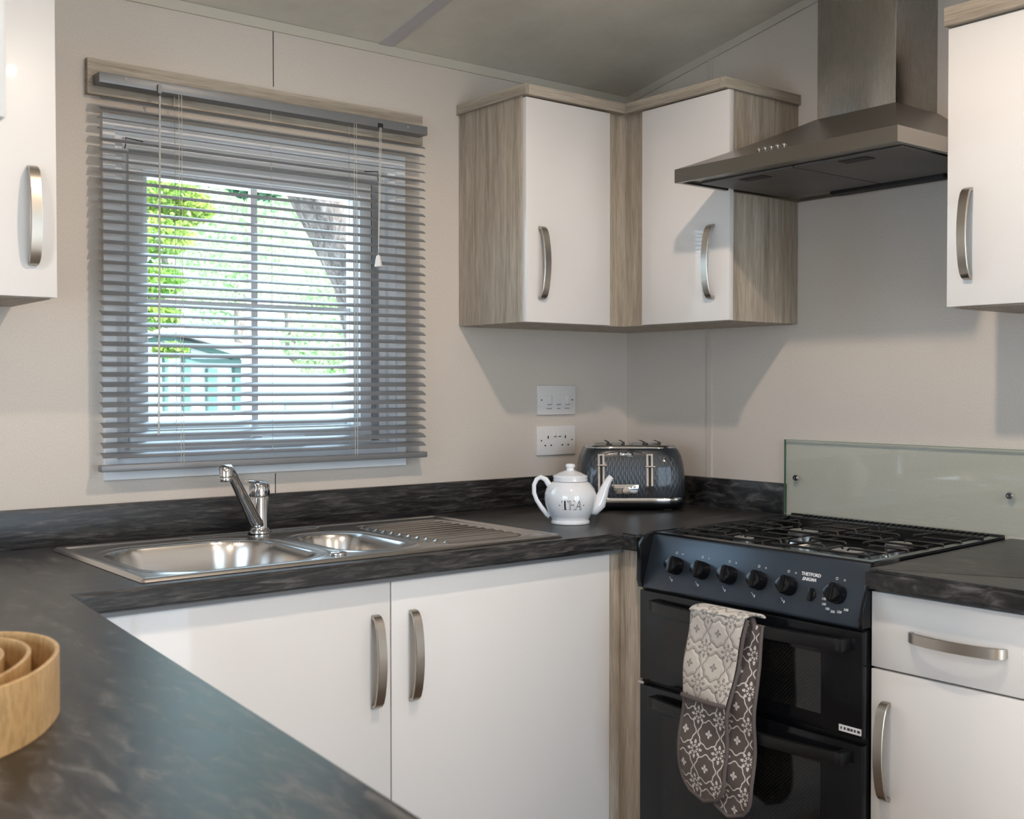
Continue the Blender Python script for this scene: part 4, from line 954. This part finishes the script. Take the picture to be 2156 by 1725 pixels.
for (s_, y, k) in FT_:
    xa = -.383+.377*(y-3); xb = .807+.592*(y-3); x = xa+(xb-xa)*s_; g_ = y/14
    bl = [(x+rng.uniform(-1.3, 1.3)*g_, y+rng.uniform(-.8, .8), 1.3+rng.uniform(-.9, 3.6)*g_, .8*g_, 1.0, .55*g_) for _ in range(18)]
    tree(FL[k], [(x, y, -.6), (x+.1, y, 1.5), (x, y, 3.5)], [.25, .2, .12], bl, 12000, .05*g_, 'leaf_far', 20+k)
# gabled white caravan with dark green framing
cv = thing('holiday_caravan', 'white caravan with a gabled front and dark green posts, lower left of the window view', 'caravan', (2.7, 10.6, -.6))
bm = bmesh.new(); prism(bm, [(1.2, -.6), (1.2, 1.50), (2.62, 1.84), (3.45, 1.60), (3.45, -.6)], 10.3, 14.5, conv=lambda p, z: (p[0], z, p[1])); obj('wall', bm, 'clad', cv)
bm = bmesh.new(); hexa(bm, [(1.0, 9.9, 1.50), (2.62, 9.9, 1.86), (2.62, 15, 2.02), (1.0, 15, 1.7), (1.0, 9.9, 1.55), (2.62, 9.9, 1.92), (2.62, 15, 2.08), (1.0, 15, 1.75)]); hexa(bm, [(2.62, 9.9, 1.86), (3.9, 9.9, 1.55), (3.9, 15, 1.72), (2.62, 15, 2.02), (2.62, 9.9, 1.92), (3.9, 9.9, 1.60), (3.9, 15, 1.77), (2.62, 15, 2.08)]); bmesh.ops.recalc_face_normals(bm, faces=bm.faces); obj('roof', bm, 'roof', cv)
for (xa, za, xb, zb_) in ((1.6, 1.60, 2.60, 1.83), (2.60, 1.83, 3.50, 1.60)):
    bm = bmesh.new(); hexa(bm, [(xa, 10.2, za-.06), (xb, 10.2, zb_-.06), (xb, 10.28, zb_-.06), (xa, 10.28, za-.06), (xa, 10.2, za), (xb, 10.2, zb_), (xb, 10.28, zb_), (xa, 10.28, za)]); bmesh.ops.recalc_face_normals(bm, faces=bm.faces); obj('bargeboard', bm, 'teal', cv)
for (x0, x1, z0, z1) in ((2.56, 2.60, .95, 1.75), (2.79, 2.87, .95, 1.75), (3.08, 3.20, .95, 1.45), (3.42, 3.50, .95, 1.55), (2.25, 2.33, 1.25, 1.66)):
    obj('post', B(x0, x1, 10.18, 10.27, z0, z1), 'teal', cv)
obj('rail', B(2.80, 3.50, 10.17, 10.26, 1.50, 1.56), 'teal', cv)
c2 = thing('holiday_caravan', 'low white caravan with a small gable, lower right of the window view', 'caravan', (4.6, 12, -.6))
bm = bmesh.new(); prism(bm, [(4.1, -.6), (4.1, 1.35), (4.75, 1.40), (4.95, 1.75), (5.25, 1.42), (8.2, 1.35), (8.2, -.6)], 12, 13.4, conv=lambda p, z: (p[0], z, p[1])); obj('wall', bm, 'clad', c2)
for x0, x1 in ((5.0, 5.6), (5.75, 6.3)): obj('window', B(x0, x1, 11.95, 12, .85, 1.08), 'pane_dark', c2)
obj('eave', B(4.0, 8.3, 11.8, 12.0, 1.30, 1.36), 'roof', c2)
fe = thing('picket_fence', 'white picket fence along the foot of the window view', 'fence', (1.2, 5, -.6))
pb = B(-.027, .027, -.01, .01, 0, 1.60); pme = bpy.data.meshes.new('picket'); pb.to_mesh(pme); pb.free(); pme.materials.append(M['picket'])
for k in range(34): inst('picket', pme, fe, (.1+.074*k, 5, -.6))
obj('rail', B((.0, 2.7, 5.01, 5.03, .93, .965), (.0, 2.7, 5.01, 5.03, .2, .25)), 'picket', fe)
me = leaves(6000, [(x, 5.9, .55, .35, .25, .42) for x in np.arange(-.2, 3.2, .3)], .04, 77); me.materials.append(M['hedge']); hg = bpy.data.objects.new('hedge', me); C.objects.link(hg); hg['kind'] = 'stuff'
tag(hg, 'low dark hedge behind the white picket fence', 'hedge')
